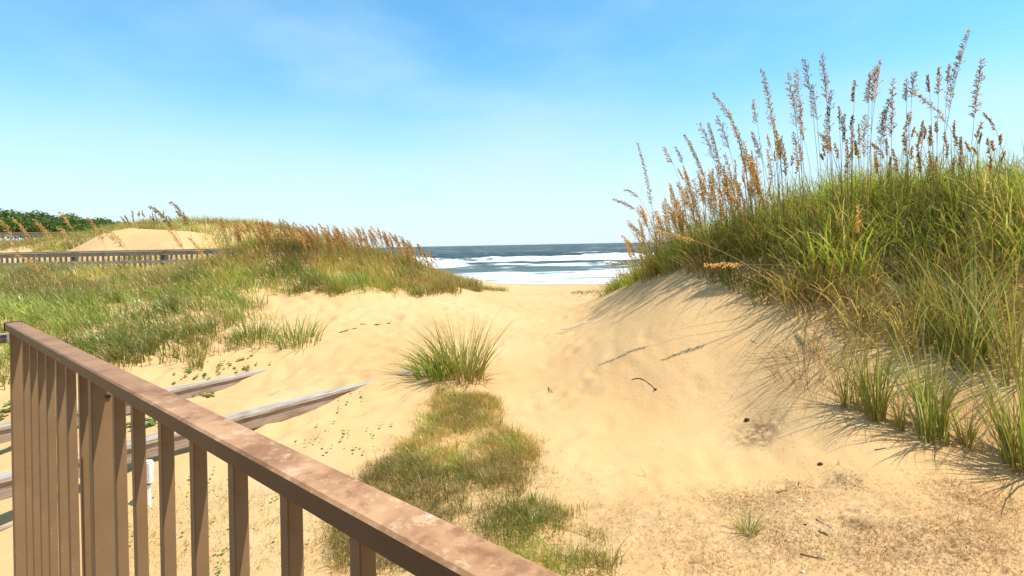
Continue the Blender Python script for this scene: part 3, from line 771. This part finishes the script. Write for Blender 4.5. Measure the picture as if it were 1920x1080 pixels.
PATH = wpoly([(940, 760), (1000, 640), (1060, 580), (1180, 580), (1300, 640), (1450, 720), (1550, 800), (1700, 880), (1500, 900), (1200, 920), (1000, 860)])
parts.append(flat_bits(in_poly(PATH, 420), .035, .004, [BROWN, STRAW, RUST], [2, 1, 1]))
stuff('dry_litter', parts, 'dry brown straw and plant litter scattered over the sand', M_DRY)

# --- creeping vine leaves
def vines(px_list, n, spread, size):
    V, F, C = [], [], []; k = 0
    for (qx, qy) in px_list:
        p = at(qx, qy); xy = p[:2] + RNG.normal(0, spread, (n, 2)); zz = gz(xy[:, 0], xy[:, 1])
        for (x, y), z in zip(xy, zz):
            s = size * RNG.uniform(.6, 1.2); az = RNG.uniform(0, 6.28); tl = RNG.normal(0, .3, 2); c = GREEN[RNG.integers(0, 4)] * RNG.uniform(.7, 1.2)
            ring = [(s * math.cos(az + a) * (1 if i else .75), s * math.sin(az + a)) for i, a in enumerate(np.linspace(0, 2 * math.pi, 7)[:-1])]
            for (u, v) in ring: V.append((x + u, y + v, z + .035 + u * tl[0] + v * tl[1])); C.append(c)
            for i in range(1, 5): F.append((k, k + i, k + i + 1))
            k += 6
    return np.array(V), np.array(F), np.array(C)
spots = [(660, 745), (668, 752), (640, 775), (625, 800), (600, 820), (585, 832), (560, 835), (640, 830), (660, 840), (690, 845), (620, 845), (650, 815), (720, 800), (700, 820)]
parts = [vines(spots, 4, .09, .017), vines([(500, 940), (400, 900), (395, 915), (440, 1000), (300, 1000), (245, 960), (520, 1040), (350, 940)], 9, .15, .013),
         vines([(450, 683), (470, 685), (430, 690), (385, 700), (340, 705), (410, 690)], 8, .10, .028), vines([(278, 795), (245, 800), (10, 775)], 18, .10, .045), vines([(392, 742)], 14, .06, .035),
         vines([(240, 995), (250, 1030), (400, 985), (420, 1060)], 10, .08, .012)]
stuff('beach_vine', parts, 'small green vine leaves creeping over the sand', M_LEAF)

# --- far shrub thicket
def leaf_cloud(cs, n, size, cols):
    V, C = [], []
    for (c, r, m) in cs:
        d = RNG.normal(0, 1, (m, 3)); d[:, 2] = np.abs(d[:, 2]) * 1.0 - .25; d /= np.linalg.norm(d, axis=1)[:, None]
        P = np.asarray(c) + d * np.asarray(r) * RNG.uniform(.72, 1.06, (m, 1))
        a = RNG.normal(0, 1, (m, 3)); a /= np.linalg.norm(a, axis=1)[:, None]; b = np.cross(a, RNG.normal(0, 1, (m, 3))); b /= np.linalg.norm(b, axis=1)[:, None]
        s = size * RNG.uniform(.6, 1.4, (m, 1))
        V.append(np.stack([P - a * s, P + b * s * .5, P + a * s, P - b * s * .5], 1))
        cc = cols[RNG.integers(0, len(cols), m)] * RNG.uniform(.7, 1.3, (m, 1)); C.append(np.repeat(cc, 4, 0))
    V = np.concatenate(V).reshape(-1, 3); C = np.concatenate(C)
    k = np.arange(len(V) // 4) * 4; F = np.concatenate([np.stack([k, k + 1, k + 2], -1), np.stack([k, k + 2, k + 3], -1)])
    return V, F, C
cs = []
for x in np.arange(-46, -21.5, .85):
    for row in range(3):
        Yv = 31.5 + row * 1.8 + RNG.normal(0, .4); xx = x * (Yv / 34) + RNG.normal(0, .4)
        pxl = 960 + 960 * xx / Yv
        top = at_depth(pxl, np.interp(pxl, [-300, 0, 60, 130, 210, 270, 330], [396, 394, 395, 402, 411, 430, 446]) + (2 - row) * 7 + RNG.normal(0, 1.5), Yv)[2]
        g0 = float(gz(xx, Yv)); hgt = max(.5, top - g0); cs.append(((xx, Yv, top - hgt * .55), (1.0, .9, hgt * .55), 1000))
stuff('shrub_thicket', [leaf_cloud(cs, 0, .085, np.array([[.08, .13, .02], [.06, .10, .018], [.12, .17, .025], [.16, .18, .035]]))], 'dark green shrub thicket on the far left hill', M_LEAF)

# ------------------------------------------------------------------ single tufts
def blade_thing(name, label, cat, p, lots, mat, singles):
    """the blades that show largest are parts of their own, the mass behind them is one part"""
    r = thing(name, label, cat, p.tolist()); rest = []
    for V, F, C, segs in lots:
        k = 2 * segs + 1; f = 2 * segs - 1; N = len(V) // k; Vb = V.reshape(N, k, 3); Cb = C.reshape(N, k, 3); F0 = F[:f]
        size = Vb[:, -1, 2] - p[2] - .35 * Vb[:, 0, 1]; order = np.argsort(-size); ns = min(N, singles)
        for i in order[:ns]: mesh_np('blade', Vb[i] - p, F0, mat, Cb[i], r)
        if ns < N:
            q = order[ns:]; Fr = (F0[None] + (np.arange(len(q)) * k)[:, None, None]).reshape(-1, 3); rest.append((Vb[q].reshape(-1, 3) - p, Fr, Cb[q].reshape(-1, 3)))
    if rest:
        V, F, C = join(rest); mesh_np('blades', V, F, mat, C, r)['kind'] = 'stuff'
    return r
def tuft(px, py, h, n, rad, fan, wind, sets, pr, label, name='grass_tuft', wid=.008, cat='grass tuft', segs=4, sag=.3, mat=M_GRASS, group=None, tipmix=.4):
    p = at(px, py); V, F, C = clumps(p[None, :2], n, rad, h, wid, fan, wind, sets, pr, segs, tipmix, sag, 1.5, hvar=0.0)
    return blade_thing(name, label, cat, p, [(V, F, C, segs)], mat, 18 if n > 60 else n)
# tuft in the middle of the sand
p = at(850, 706)
A = clumps(p[None, :2] + [[.14, .05]], 170, .32, 1.08, .0155, .7, (-.04, 0), [GREEN, YELL, STRAW], [2.6, 2.6, .7], 4, .3, .25, 1.35, 0)
B = clumps(p[None, :2] + [[-.26, -.04]], 150, .26, .72, .018, .9, (-.45, -.1), [GREEN, YELL], [6, 1], 4, .12, .45, 1.5, 0)
D = clumps(p[None, :2] + [[.3, -.02]], 50, .2, .46, .012, 1.0, (.35, 0), [GREEN, STRAW, RUST], [2, 2, 2], 4, .3, .45, 1.5, 0)
E = clumps(p[None, :2] + [[.05, -.12]], 200, .30, .30, .006, 1.0, (0, -.1), [BROWN, RUST, STRAW], [2, 2, 1], 3, .2, .5, 1.5, 0)
blade_thing('grass_tuft', 'large spiky green and gold grass tuft standing alone on the open sand', 'grass tuft', p, [(*A, 4), (*B, 4), (*D, 4), (*E, 3)], M_GRASS, 16)
base3 = [GREEN, np.concatenate([YELL, [[.40, .46, .24], [.34, .42, .22]]]), STRAW]
tuft(1642, 782, 1.12, 75, .09, .22, (-.09, 0), base3, [4, 2.4, 1.2], 'leftmost full grass tuft in the front row at the right dune foot', wid=.0135)
tuft(1588, 764, 1.0, 22, .05, .18, (-.12, 0), base3, [3, 3, 2], 'thin upright grass stems left of the front row tufts', wid=.010)
tuft(1612, 768, 1.0, 22, .05, .18, (-.06, 0), base3, [3, 2, 2], 'slim grass tuft squeezed behind the leftmost front row tuft', wid=.010)
tuft(1688, 804, .68, 24, .045, .22, (-.08, 0), base3, [4, 2, 1], 'short narrow grass tuft between two full front row tufts', wid=.0135)
tuft(1748, 822, 1.22, 95, .13, .24, (-.09, 0), base3, [4, 2.6, 1.6], 'widest green and straw grass tuft in the front row', wid=.0135)
tuft(1813, 838, .55, 26, .05, .3, (-.05, 0), base3, [4, 2, 1], 'small grass tuft right of the widest front row tuft', wid=.0135)
tuft(1915, 876, 1.35, 110, .12, .24, (-.09, .03), base3, [4.5, 2.4, 1.2], 'tall grass tuft cut by the right edge of the picture', wid=.0135)
tuft(1800, 665, 1.4, 150, .2, .34, (-.14, -.05), base3, [5, 2.4, 1.0], 'tall dark green grass clump leaning over the shaded hollow', wid=.0135)
tuft(1885, 690, 1.35, 120, .2, .34, (-.16, -.05), base3, [3, 3, 1.8], 'golden tipped grass clump above the rightmost tuft', wid=.0135)
tuft(1700, 640, .95, 90, .2, .5, (-.25, -.1), base3, [2, 3, 2], 'straw coloured grass clump on the slope behind the widest tuft', wid=.010)
tuft(1610, 640, .9, 70, .16, .5, (-.2, -.1), base3, [2, 2, 3], 'dry yellow grass clump above the leftmost front tuft', wid=.007)
tuft(1500, 685, .50, 140, .3, .9, (-.5, -.1), [BROWN, RUST, STRAW], [2, 1.5, 2], 'dry brown brushy clump at the left foot of the right dune', wid=.005, cat='dry grass', name='dead_grass_clump', mat=M_DRY)
tuft(1560, 660, .45, 90, .25, .9, (-.3, -.1), [BROWN, RUST, STRAW], [2, 1.5, 2], 'dry brown clump just left of the front row tufts', wid=.005, cat='dry grass', name='dead_grass_clump', mat=M_DRY)
tuft(1402, 1000, .24, 70, .06, .75, (-.25, .05), base3, [4, 2.4, .6], 'small spiky green tuft alone on the bare sand in front', wid=.0055, tipmix=.2)
tuft(1490, 912, .07, 40, .05, 1.0, (-.2, 0), [BROWN, STRAW], [2, 1], 'tiny dead tuft beside a stick on the sand', wid=.004, cat='dry grass', name='dead_grass_tuft', mat=M_DRY)
tuft(1786, 908, .13, 14, .05, .7, (-.1, 0), [GREEN, STRAW, BROWN], [1, 1, 1], 'wispy little sprout on the sand in front of the tufts', wid=.004, name='grass_sprout', cat='sprout')
tuft(1868, 905, .20, 10, .06, .7, (-.4, 0), [GREEN, STRAW], [2, 1], 'thin green sprout below the rightmost tuft', wid=.004, name='grass_sprout', cat='sprout')
tuft(1572, 872, .10, 5, .015, .2, (0, 0), [GREEN, BROWN], [1, 1], 'single short upright sprout beside a dark pebble', wid=.006, name='grass_sprout', cat='sprout')
tuft(1210, 893, .27, 3, .012, .15, (-.65, 0), [GREEN], [1], 'single arched green blade on the open sand', wid=.006, name='grass_sprout', cat='sprout', tipmix=.1)
tuft(560, 645, .55, 160, .35, .7, (-.1, 0), [GREEN, YELL], [6, 1], 'reedy green clump at the end of the left grass by bare sand', wid=.012, tipmix=.1)
tuft(480, 640, .5, 130, .3, .6, (-.2, 0), [GREEN, YELL], [6, 1], 'leafy green clump left of the reedy clump by bare sand', wid=.012, tipmix=.1)
tuft(368, 690, .48, 60, .09, .5, (-.15, 0), [GREEN, YELL, STRAW], [3, 4, 1], 'yellow green clump above the far buried handrail', wid=.010)
tuft(1145, 548, .45, 60, .25, .6, (-.4, -.1), [GREEN, YELL], [3, 2], 'low grass clump at the seaward toe of the right dune', wid=.010)

# ------------------------------------------------------------------ sea oats
def bez(a, b, c, t): t = t[:, None]; return a * (1 - t) ** 2 + 2 * b * t * (1 - t) + c * t ** 2
NOAT = 0
def sea_oat(base, tip, plume, label, group, droop=.0, fat=1.0, tint=None, dark=1.0, scale=1.0, lot=None):
    """stem and seed plume of one stalk from its foot to its tip"""
    base = np.asarray(base, float); tip = np.asarray(tip, float) - base; h = tip[2]
    hv = np.array([tip[0], tip[1], 0]); b0 = np.zeros(3)
    ctrl = np.array([hv[0] * (.25 - .2 * droop), hv[1] * .25, h * (.62 + .62 * droop)])
    r = thing('sea_oat', label, 'sea oat', base.tolist(), group) if lot is None else None
    t = np.linspace(0, 1, 9); C = bez(b0, ctrl, tip, t)
    sides = 4; rad = np.linspace(.0042, .0020, 9) * scale
    m = MB(); m.tube(C, rad, sides, False); V = np.concatenate(m.V); Fq = np.array(m.F)
    c = (STRAW[RNG.integers(0, 4)] * .9 if RNG.random() < .65 else YELL[0] * .9) * (tint if tint is not None else 1)
    cs_ = np.repeat(c[None], len(V), 0)
    if lot is None: mesh_np('stem', V, Fq, M_OAT, cs_, r)
    else: lot.append((V + base, np.concatenate([Fq[:, :3], Fq[:, [0, 2, 3]]]), cs_))
    # plume: side branches with hanging flat spikelets
    tt = np.linspace(0, 1, 200); CC = bez(b0, ctrl, tip, tt); seg_ = np.linalg.norm(np.diff(CC, axis=0), axis=1); s = np.r_[0, np.cumsum(seg_)]; Ltot = s[-1]
    plume = min(plume, Ltot * .7); nb = int(max(24, min(110, 118 * plume)))
    Vs, Cs = [], []
    wind = np.array([-.55, 0, -.1]) if droop >= 0 else np.zeros(3)
    bias = RNG.normal(0, .7, 3); bias[2] = 0; wnd = RNG.uniform(.5, 1.9)
    for k in range(nb):
        f = (k + RNG.uniform(0, .9)) / nb; sp = Ltot - plume + plume * f; i = min(198, int(np.searchsorted(s, sp))); o = CC[i]; T = CC[i + 1] - CC[i]; T /= np.linalg.norm(T) + 1e-9
        side = RNG.normal(0, 1, 3) + bias + wind * wnd; side -= T * (side @ T); side /= np.linalg.norm(side) + 1e-9
        bl = min(plume, .45) * (.10 + .20 * (1 - f) ** .7 * RNG.uniform(.5, 1.1)) * fat; d = T * .75 + side * .55; d /= np.linalg.norm(d)
        ns = RNG.integers(4, 7) if f < .8 else 3
        for q in range(ns):
            u = (q + .6) / ns; pc = o + d * bl * u + np.array([0, 0, -1.0]) * bl * .28 * u * u
            ax = d * .75 + np.array([0, 0, -.55]) * u + RNG.normal(0, .33, 3); ax /= np.linalg.norm(ax)
            bx = np.cross(ax, RNG.normal(0, 1, 3)); bx /= np.linalg.norm(bx) + 1e-9
            ll = RNG.uniform(.0105, .018) * scale; ww = ll * .5
            Vs.append(np.array([pc - ax * ll * .25, pc + ax * ll * .45 + bx * ww, pc + ax * ll * 1.5, pc + ax * ll * .45 - bx * ww]))
            c = np.array([[.60, .36, .12], [.42, .22, .07], [.72, .52, .24], [.32, .16, .05], [.64, .37, .11]][RNG.integers(0, 5)]) * RNG.uniform(.75, 1.2) * dark; Cs.append(np.repeat(c[None], 4, 0))
    # rachis
    V = np.concatenate(Vs); k = np.arange(len(Vs)) * 4; F = np.concatenate([np.stack([k, k + 1, k + 2], -1), np.stack([k, k + 2, k + 3], -1)])
    if lot is not None: lot.append((V + base, F, np.concatenate(Cs))); return None
    mesh_np('plume', V, F, M_OAT, np.concatenate(Cs), r)['kind'] = 'stuff'
    return r

def oat_px(tx, ty, bx_px, Yt, plume_px, label, group, droop=0.0, fat=1.0, dark=1.0, base=None, scale=1.0, lot=None):
    tip = at_depth(tx, ty, Yt)
    if base is None:
        bX = (bx_px - 960) / FOC * Yt; bY = Yt + RNG.uniform(-.15, .2); base = np.array([bX, bY, float(gz(bX, bY))])
    return sea_oat(base, tip, plume_px * Yt / FOC, label, group, droop, fat, None, dark, scale, lot)
ORD = ['leftmost', 'second from the left', 'third from the left', 'fourth from the left', 'fifth from the left', 'sixth from the left', 'seventh from the left', 'eighth from the left',
       'middle one', 'seventh from the right', 'sixth from the right', 'fifth from the right', 'fourth from the right', 'third from the right', 'second from the right', 'rightmost']
G1 = 'sea oats along the right dune crest'; L1 = 'sea oat of middling height on the right dune crest below the skyline plumes'
def yc(px): return float(np.interp(px, [1150, 1200, 1300, 1400, 1500, 1650, 1800, 1920], [11.6, 10.4, 9.0, 8.2, 7.5, 6.9, 6.4, 6.2]))
right = [(1477, 139, 1520, 90), (1496, 130, 1516, 80), (1510, 112, 1535, 70), (1541, 102, 1556, 110), (1604, 151, 1612, 50), (1632, 139, 1630, 50), (1640, 127, 1640, 55), (1652, 115, 1642, 70), (1675, 148, 1660, 95),
         (1700, 150, 1692, 50), (1714, 136, 1702, 50), (1741, 141, 1750, 35), (1762, 127, 1755, 48), (1572, 201, 1580, 35), (1582, 216, 1592, 40), (1622, 217, 1630, 70), (1600, 217, 1604, 30),
         (1705, 212, 1700, 30), (1732, 227, 1728, 35), (1840, 230, 1825, 30), (1429, 131, 1470, 110), (1412, 189, 1440, 45), (1450, 220, 1475, 80), (1412, 247, 1450, 70), (1500, 190, 1520, 60), (1525, 160, 1540, 60), (1369, 213, 1420, 45),
         (1345, 218, 1392, 70), (1311, 233, 1365, 85), (1330, 232, 1375, 80), (1380, 240, 1405, 60), (1284, 252, 1345, 80), (1246, 276, 1300, 40), (1268, 276, 1305, 40), (1285, 324, 1310, 45), (1301, 338, 1325, 50), (1258, 345, 1290, 45),
         (1490, 250, 1500, 70), (1550, 240, 1560, 60), (1465, 265, 1480, 70), (1440, 280, 1460, 60), (1405, 290, 1430, 60), (1395, 265, 1425, 70), (1360, 290, 1395, 80), (1655, 215, 1655, 60), (1560, 170, 1562, 90), (1668, 190, 1660, 60)]
right.sort(key=lambda q: q[0]); tall = [q for q in right if q[1] < 165]
for q in right:
    a, b, c, d = q; l = L1
    if q in tall:
        i = tall.index(q); l = ORD[i if i < 8 else i + 16 - len(tall)] + ' of the tall upright sea oats on the right dune skyline'
    oat_px(a, b, c, yc(c), d * RNG.uniform(.8, 1.2), l, G1, droop=RNG.uniform(0, .22), fat=RNG.uniform(.65, 1.25), dark=RNG.uniform(.5, .95))
L2 = 'sea oat stalk in the tawny thicket at the seaward end of the right dune'; G2 = 'tawny sea oats at the seaward end of the right dune'
for k in range(78):
    bx = RNG.uniform(1195, 1450); top = np.interp(bx, [1190, 1250, 1320, 1400, 1460], [440, 395, 345, 310, 300]) + RNG.uniform(-25, 45)
    oat_px(bx - RNG.uniform(5, 35), top, bx, yc(bx) + RNG.uniform(-.3, .8), RNG.uniform(30, 60), L2, G2, droop=RNG.uniform(0, .25), fat=RNG.uniform(.6, 1.4), dark=RNG.uniform(.75, 1.1))
for k in range(28):
    bx = RNG.uniform(1450, 1880); oat_px(bx - RNG.uniform(-6, 16), RNG.uniform(225, 300), bx, yc(bx) + RNG.uniform(-.2, .9), RNG.uniform(20, 50), 'low thin sea oat stalk between the tall stalks on the right crest', 'low sea oats on the right crest', fat=.7, dark=.8)
sp = [((1819, 58, 1765, 150, 0, 1.25), 'tallest sea oat stalk with large dark plume near the right edge'),
      ((1842, 112, 1800, 115, 0, .8), 'second tallest leaning sea oat right of the tallest stalk'),
      ((1781, 122, 1768, 36, .1, 1.2), 'sea oat with bushy plume just left of the tallest stalk'),
      ((1706, 172, 1860, 95, .35, .7), 'sea oat bowed far left so its plume lies nearly level against the sky'),
      ((1536, 248, 1590, 45, .4, .9), 'short sea oat with plume nodding left above the crest grass'),
      ((1640, 270, 1690, 40, .5, .9), 'low sea oat with drooping golden plume at the crest middle'),
      ((1845, 212, 1905, 40, .4, .5), 'slender sea oat arching over near the right edge'),
      ((1337, 176, 1410, 60, .35, .8), 'sea oat nodding left with open plume apart from the crowd'),
      ((1171, 356, 1240, 32, .5, 1.0), 'upper of two sea oats with level plumes over the sea horizon'),
      ((1150, 374, 1235, 46, .5, .7), 'lower of two sea oats with level plumes over the sea horizon'),
      ((1196, 268, 1238, 120, .1, .7), 'tall sea oat at the left end with long curved plume'),
      ((1179, 420, 1230, 40, .3, .9), 'sea oat leaning over the surf at the dune tip')]
for (a, l) in sp:
    oat_px(a[0], a[1], a[2], yc(a[2]), a[3], l, 'single sea oats of the right dune', droop=a[4], fat=a[5], dark=.75)
# arching stalks over the sand face
def oat_free(foot_px, tip_px, Yt, plume_px, label, droop, fat=.8, dark=1.0):
    f = at(*foot_px); tip = at_depth(tip_px[0], tip_px[1], Yt); return sea_oat(f, tip, plume_px * Yt / FOC, label, 'single sea oats of the right dune', droop, fat, None, dark)
oat_free((1590, 520), (1322, 496), 6.7, 75, 'golden sea oat arching down over the bare sand face', .55, .6, 1.35)
oat_free((1490, 585), (1235, 432), 7.2, 70, 'sea oat stalk leaning left across the grass edge', .1, .6, 1.1)
oat_free((1240, 520), (1075, 548), 9.6, 50, 'rusty drooping sea oat hanging over the beach path', .6, 1.2, .8)
oat_px(1128, 492, 1225, 10.6, 42, 'thin sea oat bending over the white surf', 'single sea oats of the right dune', .2, .45, .8)
oat_free((1615, 700), (1610, 385), 6.2, 60, 'upright golden stalk rising from the dune face', .0, .5, 1.3)
# left ridge
L3 = 'rust brown sea oat bent left on the left dune ridge'; G3 = 'sea oats along the left dune ridge'
topx = [395, 440, 480, 500, 540, 570, 600, 640, 665, 700, 720, 745, 765, 785, 800]; topy = [398, 404, 406, 402, 407, 413, 412, 421, 419, 416, 421, 433, 441, 449, 458]
def yl(px): return float(np.interp(px, [380, 480, 600, 700, 780, 830], [13.4, 13.4, 13.6, 14.0, 14.6, 15.0]))
for k in range(118):
    tx = RNG.uniform(395, 800) if k > 40 else RNG.uniform(470, 640); ty = np.interp(tx, topx, topy) + 5 + abs(RNG.normal(0, 1)) * 14 * (1 if tx < 680 else .7)
    bx = tx + RNG.uniform(8, 30); oat_px(tx, ty, bx, yl(bx) - RNG.uniform(0, .8), RNG.uniform(20, 36), L3, G3, droop=RNG.uniform(.0, .25), fat=RNG.uniform(.5, .85), dark=RNG.uniform(.75, 1.25), scale=.95)
oat_px(282, 387, 352, 10.8, 55, 'left of two large dark plumes nodding against the sky on the left', 'large sea oats of the left', droop=.3, fat=1.0, dark=.6, scale=1.3)
oat_px(320, 378, 385, 10.8, 58, 'right of two large dark plumes nodding against the sky on the left', 'large sea oats of the left', droop=.25, fat=.95, dark=.6, scale=1.3)
L4 = 'golden sea oat leaning left in front of the boardwalk and shrubs'; G4 = 'golden sea oats in front of the boardwalk'
gold_spots = sorted(((27, 412, 90), (0, 412, 50), (113, 397, 165), (70, 418, 130), (68, 412, 120), (108, 425, 170), (165, 408, 215), (190, 428, 260), (30, 478, 90), (312, 426, 350), (356, 446, 410), (200, 440, 270), (-10, 440, 60), (370, 468, 420), (60, 485, 125)))
for i, (a, b, c) in enumerate(gold_spots):
    oat_px(a, b, c, 10.2 + RNG.uniform(-.4, .8), RNG.uniform(40, 58), ORD[i if i < 8 else i + 1] + ' of the golden sea oats in front of the boardwalk', G4, droop=RNG.uniform(.1, .35), fat=.8, dark=1.1, scale=.95)
# beyond the 300 nearest: the thin fringe between them
fringe = []
for k in range(50):
    bx = RNG.uniform(1175, 1470); top = np.interp(bx, [1175, 1250, 1320, 1400, 1460], [455, 400, 350, 315, 290]) + RNG.uniform(-45, 70)
    oat_px(bx - RNG.uniform(0, 40), top, bx, yc(bx) + RNG.uniform(-.1, 1.0), RNG.uniform(20, 45), '', '', droop=RNG.uniform(0, .3), fat=RNG.uniform(.4, 1.0), dark=RNG.uniform(.9, 1.35), lot=fringe)
for k in range(35):
    bx = RNG.uniform(1450, 1900); oat_px(bx - RNG.uniform(-15, 25), RNG.uniform(235, 300), bx, yc(bx) + RNG.uniform(0, 1.0), RNG.uniform(12, 34), '', '', droop=RNG.uniform(0, .4), fat=.6, dark=RNG.uniform(.8, 1.2), lot=fringe)
stuff('sea_oat_fringe', fringe, 'thin tan sea oats filling in between the taller stalks on the right dune', M_OAT)
ridge_lot = []
for k in range(90):
    tx = RNG.uniform(440, 810); ty = np.interp(tx, topx, topy) + RNG.uniform(8, 34); bx = tx + RNG.uniform(6, 26)
    oat_px(tx, ty, bx, yl(bx) - RNG.uniform(0, 1.2), RNG.uniform(18, 34), '', '', droop=RNG.uniform(0, .25), fat=.7, dark=RNG.uniform(.8, 1.2), lot=ridge_lot)
for k in range(22):
    tx = RNG.uniform(225, 345); oat_px(tx, RNG.uniform(392, 414), tx + RNG.uniform(2, 14), 21.5, RNG.uniform(7, 13), '', '', fat=.6, dark=.8, scale=1.3, lot=ridge_lot)
stuff('ridge_sea_oats', ridge_lot, 'small rusty sea oats thick among the grass of the left ridge', M_OAT)

# ------------------------------------------------------------------ sticks, stones, shells
def stick(pts, r0, label, name='stick', mat=M_TWIG, lift=.006, cat='stick'):
    W = [at(*q) for q in pts]; o = W[0]; P = np.array(W) + [0, 0, lift] - o
    t = np.linspace(0, 1, len(P)); tt = np.linspace(0, 1, 3 * len(P)); Q = np.stack([np.interp(tt, t, P[:, i]) for i in range(3)], -1)
    Q[1:-1] += RNG.normal(0, r0 * .5, Q[1:-1].shape)
    m = MB(); m.tube(Q, np.linspace(r0, r0 * .5, len(Q)), 6); ob = m.build(name, mat, None, o.tolist(), True); tag(ob, label, cat); return ob
def lump(px, py, s, mat, label, name, cat, flat=.7):
    p = at(px, py); m = MB(); V = []
    import bmesh
    bm = bmesh.new(); bmesh.ops.create_icosphere(bm, subdivisions=2, radius=1)
    for v in bm.verts:
        k = 1 + RNG.normal(0, .09); v.co = Vector((v.co.x * s * k, v.co.y * s * .75 * k, v.co.z * s * flat * k))
    me = bpy.data.meshes.new(name); bm.to_mesh(me); bm.free(); me.materials.append(mat)
    ob = bpy.data.objects.new(name, me); COL.objects.link(ob); ob.location = p + [0, 0, s * flat * .4]; tag(ob, label, cat); return ob
stick([(1185, 713), (1200, 711), (1215, 718), (1228, 731)], .006, 'bent twig lying beside a dark seed head on the open sand')
lump(1229, 732, .020, M_STONE, 'dark seed head at the end of the bent twig', 'seed_head', 'seed head')
lump(1401, 789, .030, M_STONE, 'dark pebble at the edge of the disturbed sand patch', 'pebble', 'pebble')
lump(1538, 871, .026, M_STONE, 'dark pebble near the short upright sprout', 'pebble', 'pebble', .5)
lump(1510, 985, .014, M_STONE, 'small dark pebble right of the small spiky tuft', 'pebble', 'pebble', .5)
lump(1500, 938, .016, M_SHELL, 'white shell piece on the sand right of the small spiky tuft', 'shell', 'shell', .4)
lump(1506, 1074, .013, M_SHELL, 'white shell piece at the bottom edge of the sand', 'shell', 'shell', .4)
stick([(1458, 925), (1478, 919)], .006, 'short brown stick below the tiny dead tuft')
stick([(1535, 997), (1553, 1006)], .009, 'short thick dark stick right of the small spiky tuft')
stick([(1530, 975), (1560, 992)], .005, 'thin brown stick beside the thick dark stick')
stick([(1500, 1040), (1548, 1052)], .006, 'long thin stick near the bottom edge')
stick([(676, 609), (700, 610), (732, 606)], .014, 'dark driftwood twig on the sand left of the large tuft')
stick([(635, 625), (670, 616)], .010, 'thin twig just below the driftwood twig')
stick([(1640, 845), (1662, 841)], .004, 'thin twig in front of the leftmost front tuft')
stick([(1028, 727), (1036, 738)], .007, 'small dark blade fragment right of the large tuft', name='leaf_fragment', cat='leaf')
stick([(1408, 640), (1560, 720), (1590, 800)], .004, 'long thin runner stem trailing down the shaded sand', name='runner_stem', cat='stem')
p = at(848, 532); r = thing('driftwood_log', 'dark broken timber lying in the left dune grass near the gap', 'driftwood', p.tolist())
m = MB(); m.box((-.05, 0, .13), (.20, 0, -.03), (.0, .06, 0), (.005, 0, .032), .008); m.build('top_board', M_TWIG, r)
m = MB(); m.box((-.04, .02, .04), (.17, 0, -.02), (0, .07, 0), (.005, 0, .05), .008); m.build('lower_board', M_GREY2, r)
tuft(826, 538, .34, 90, .22, .5, (-.25, 0), [GREEN, YELL, RUST], [2, 2, 1.4], 'tawny grass clump hiding the dark timber near the gap', wid=.011)
tuft(872, 537, .22, 50, .16, .5, (-.25, 0), [GREEN, YELL, RUST], [2, 2, 1], 'low grass clump just seaward of the dark timber', wid=.010)
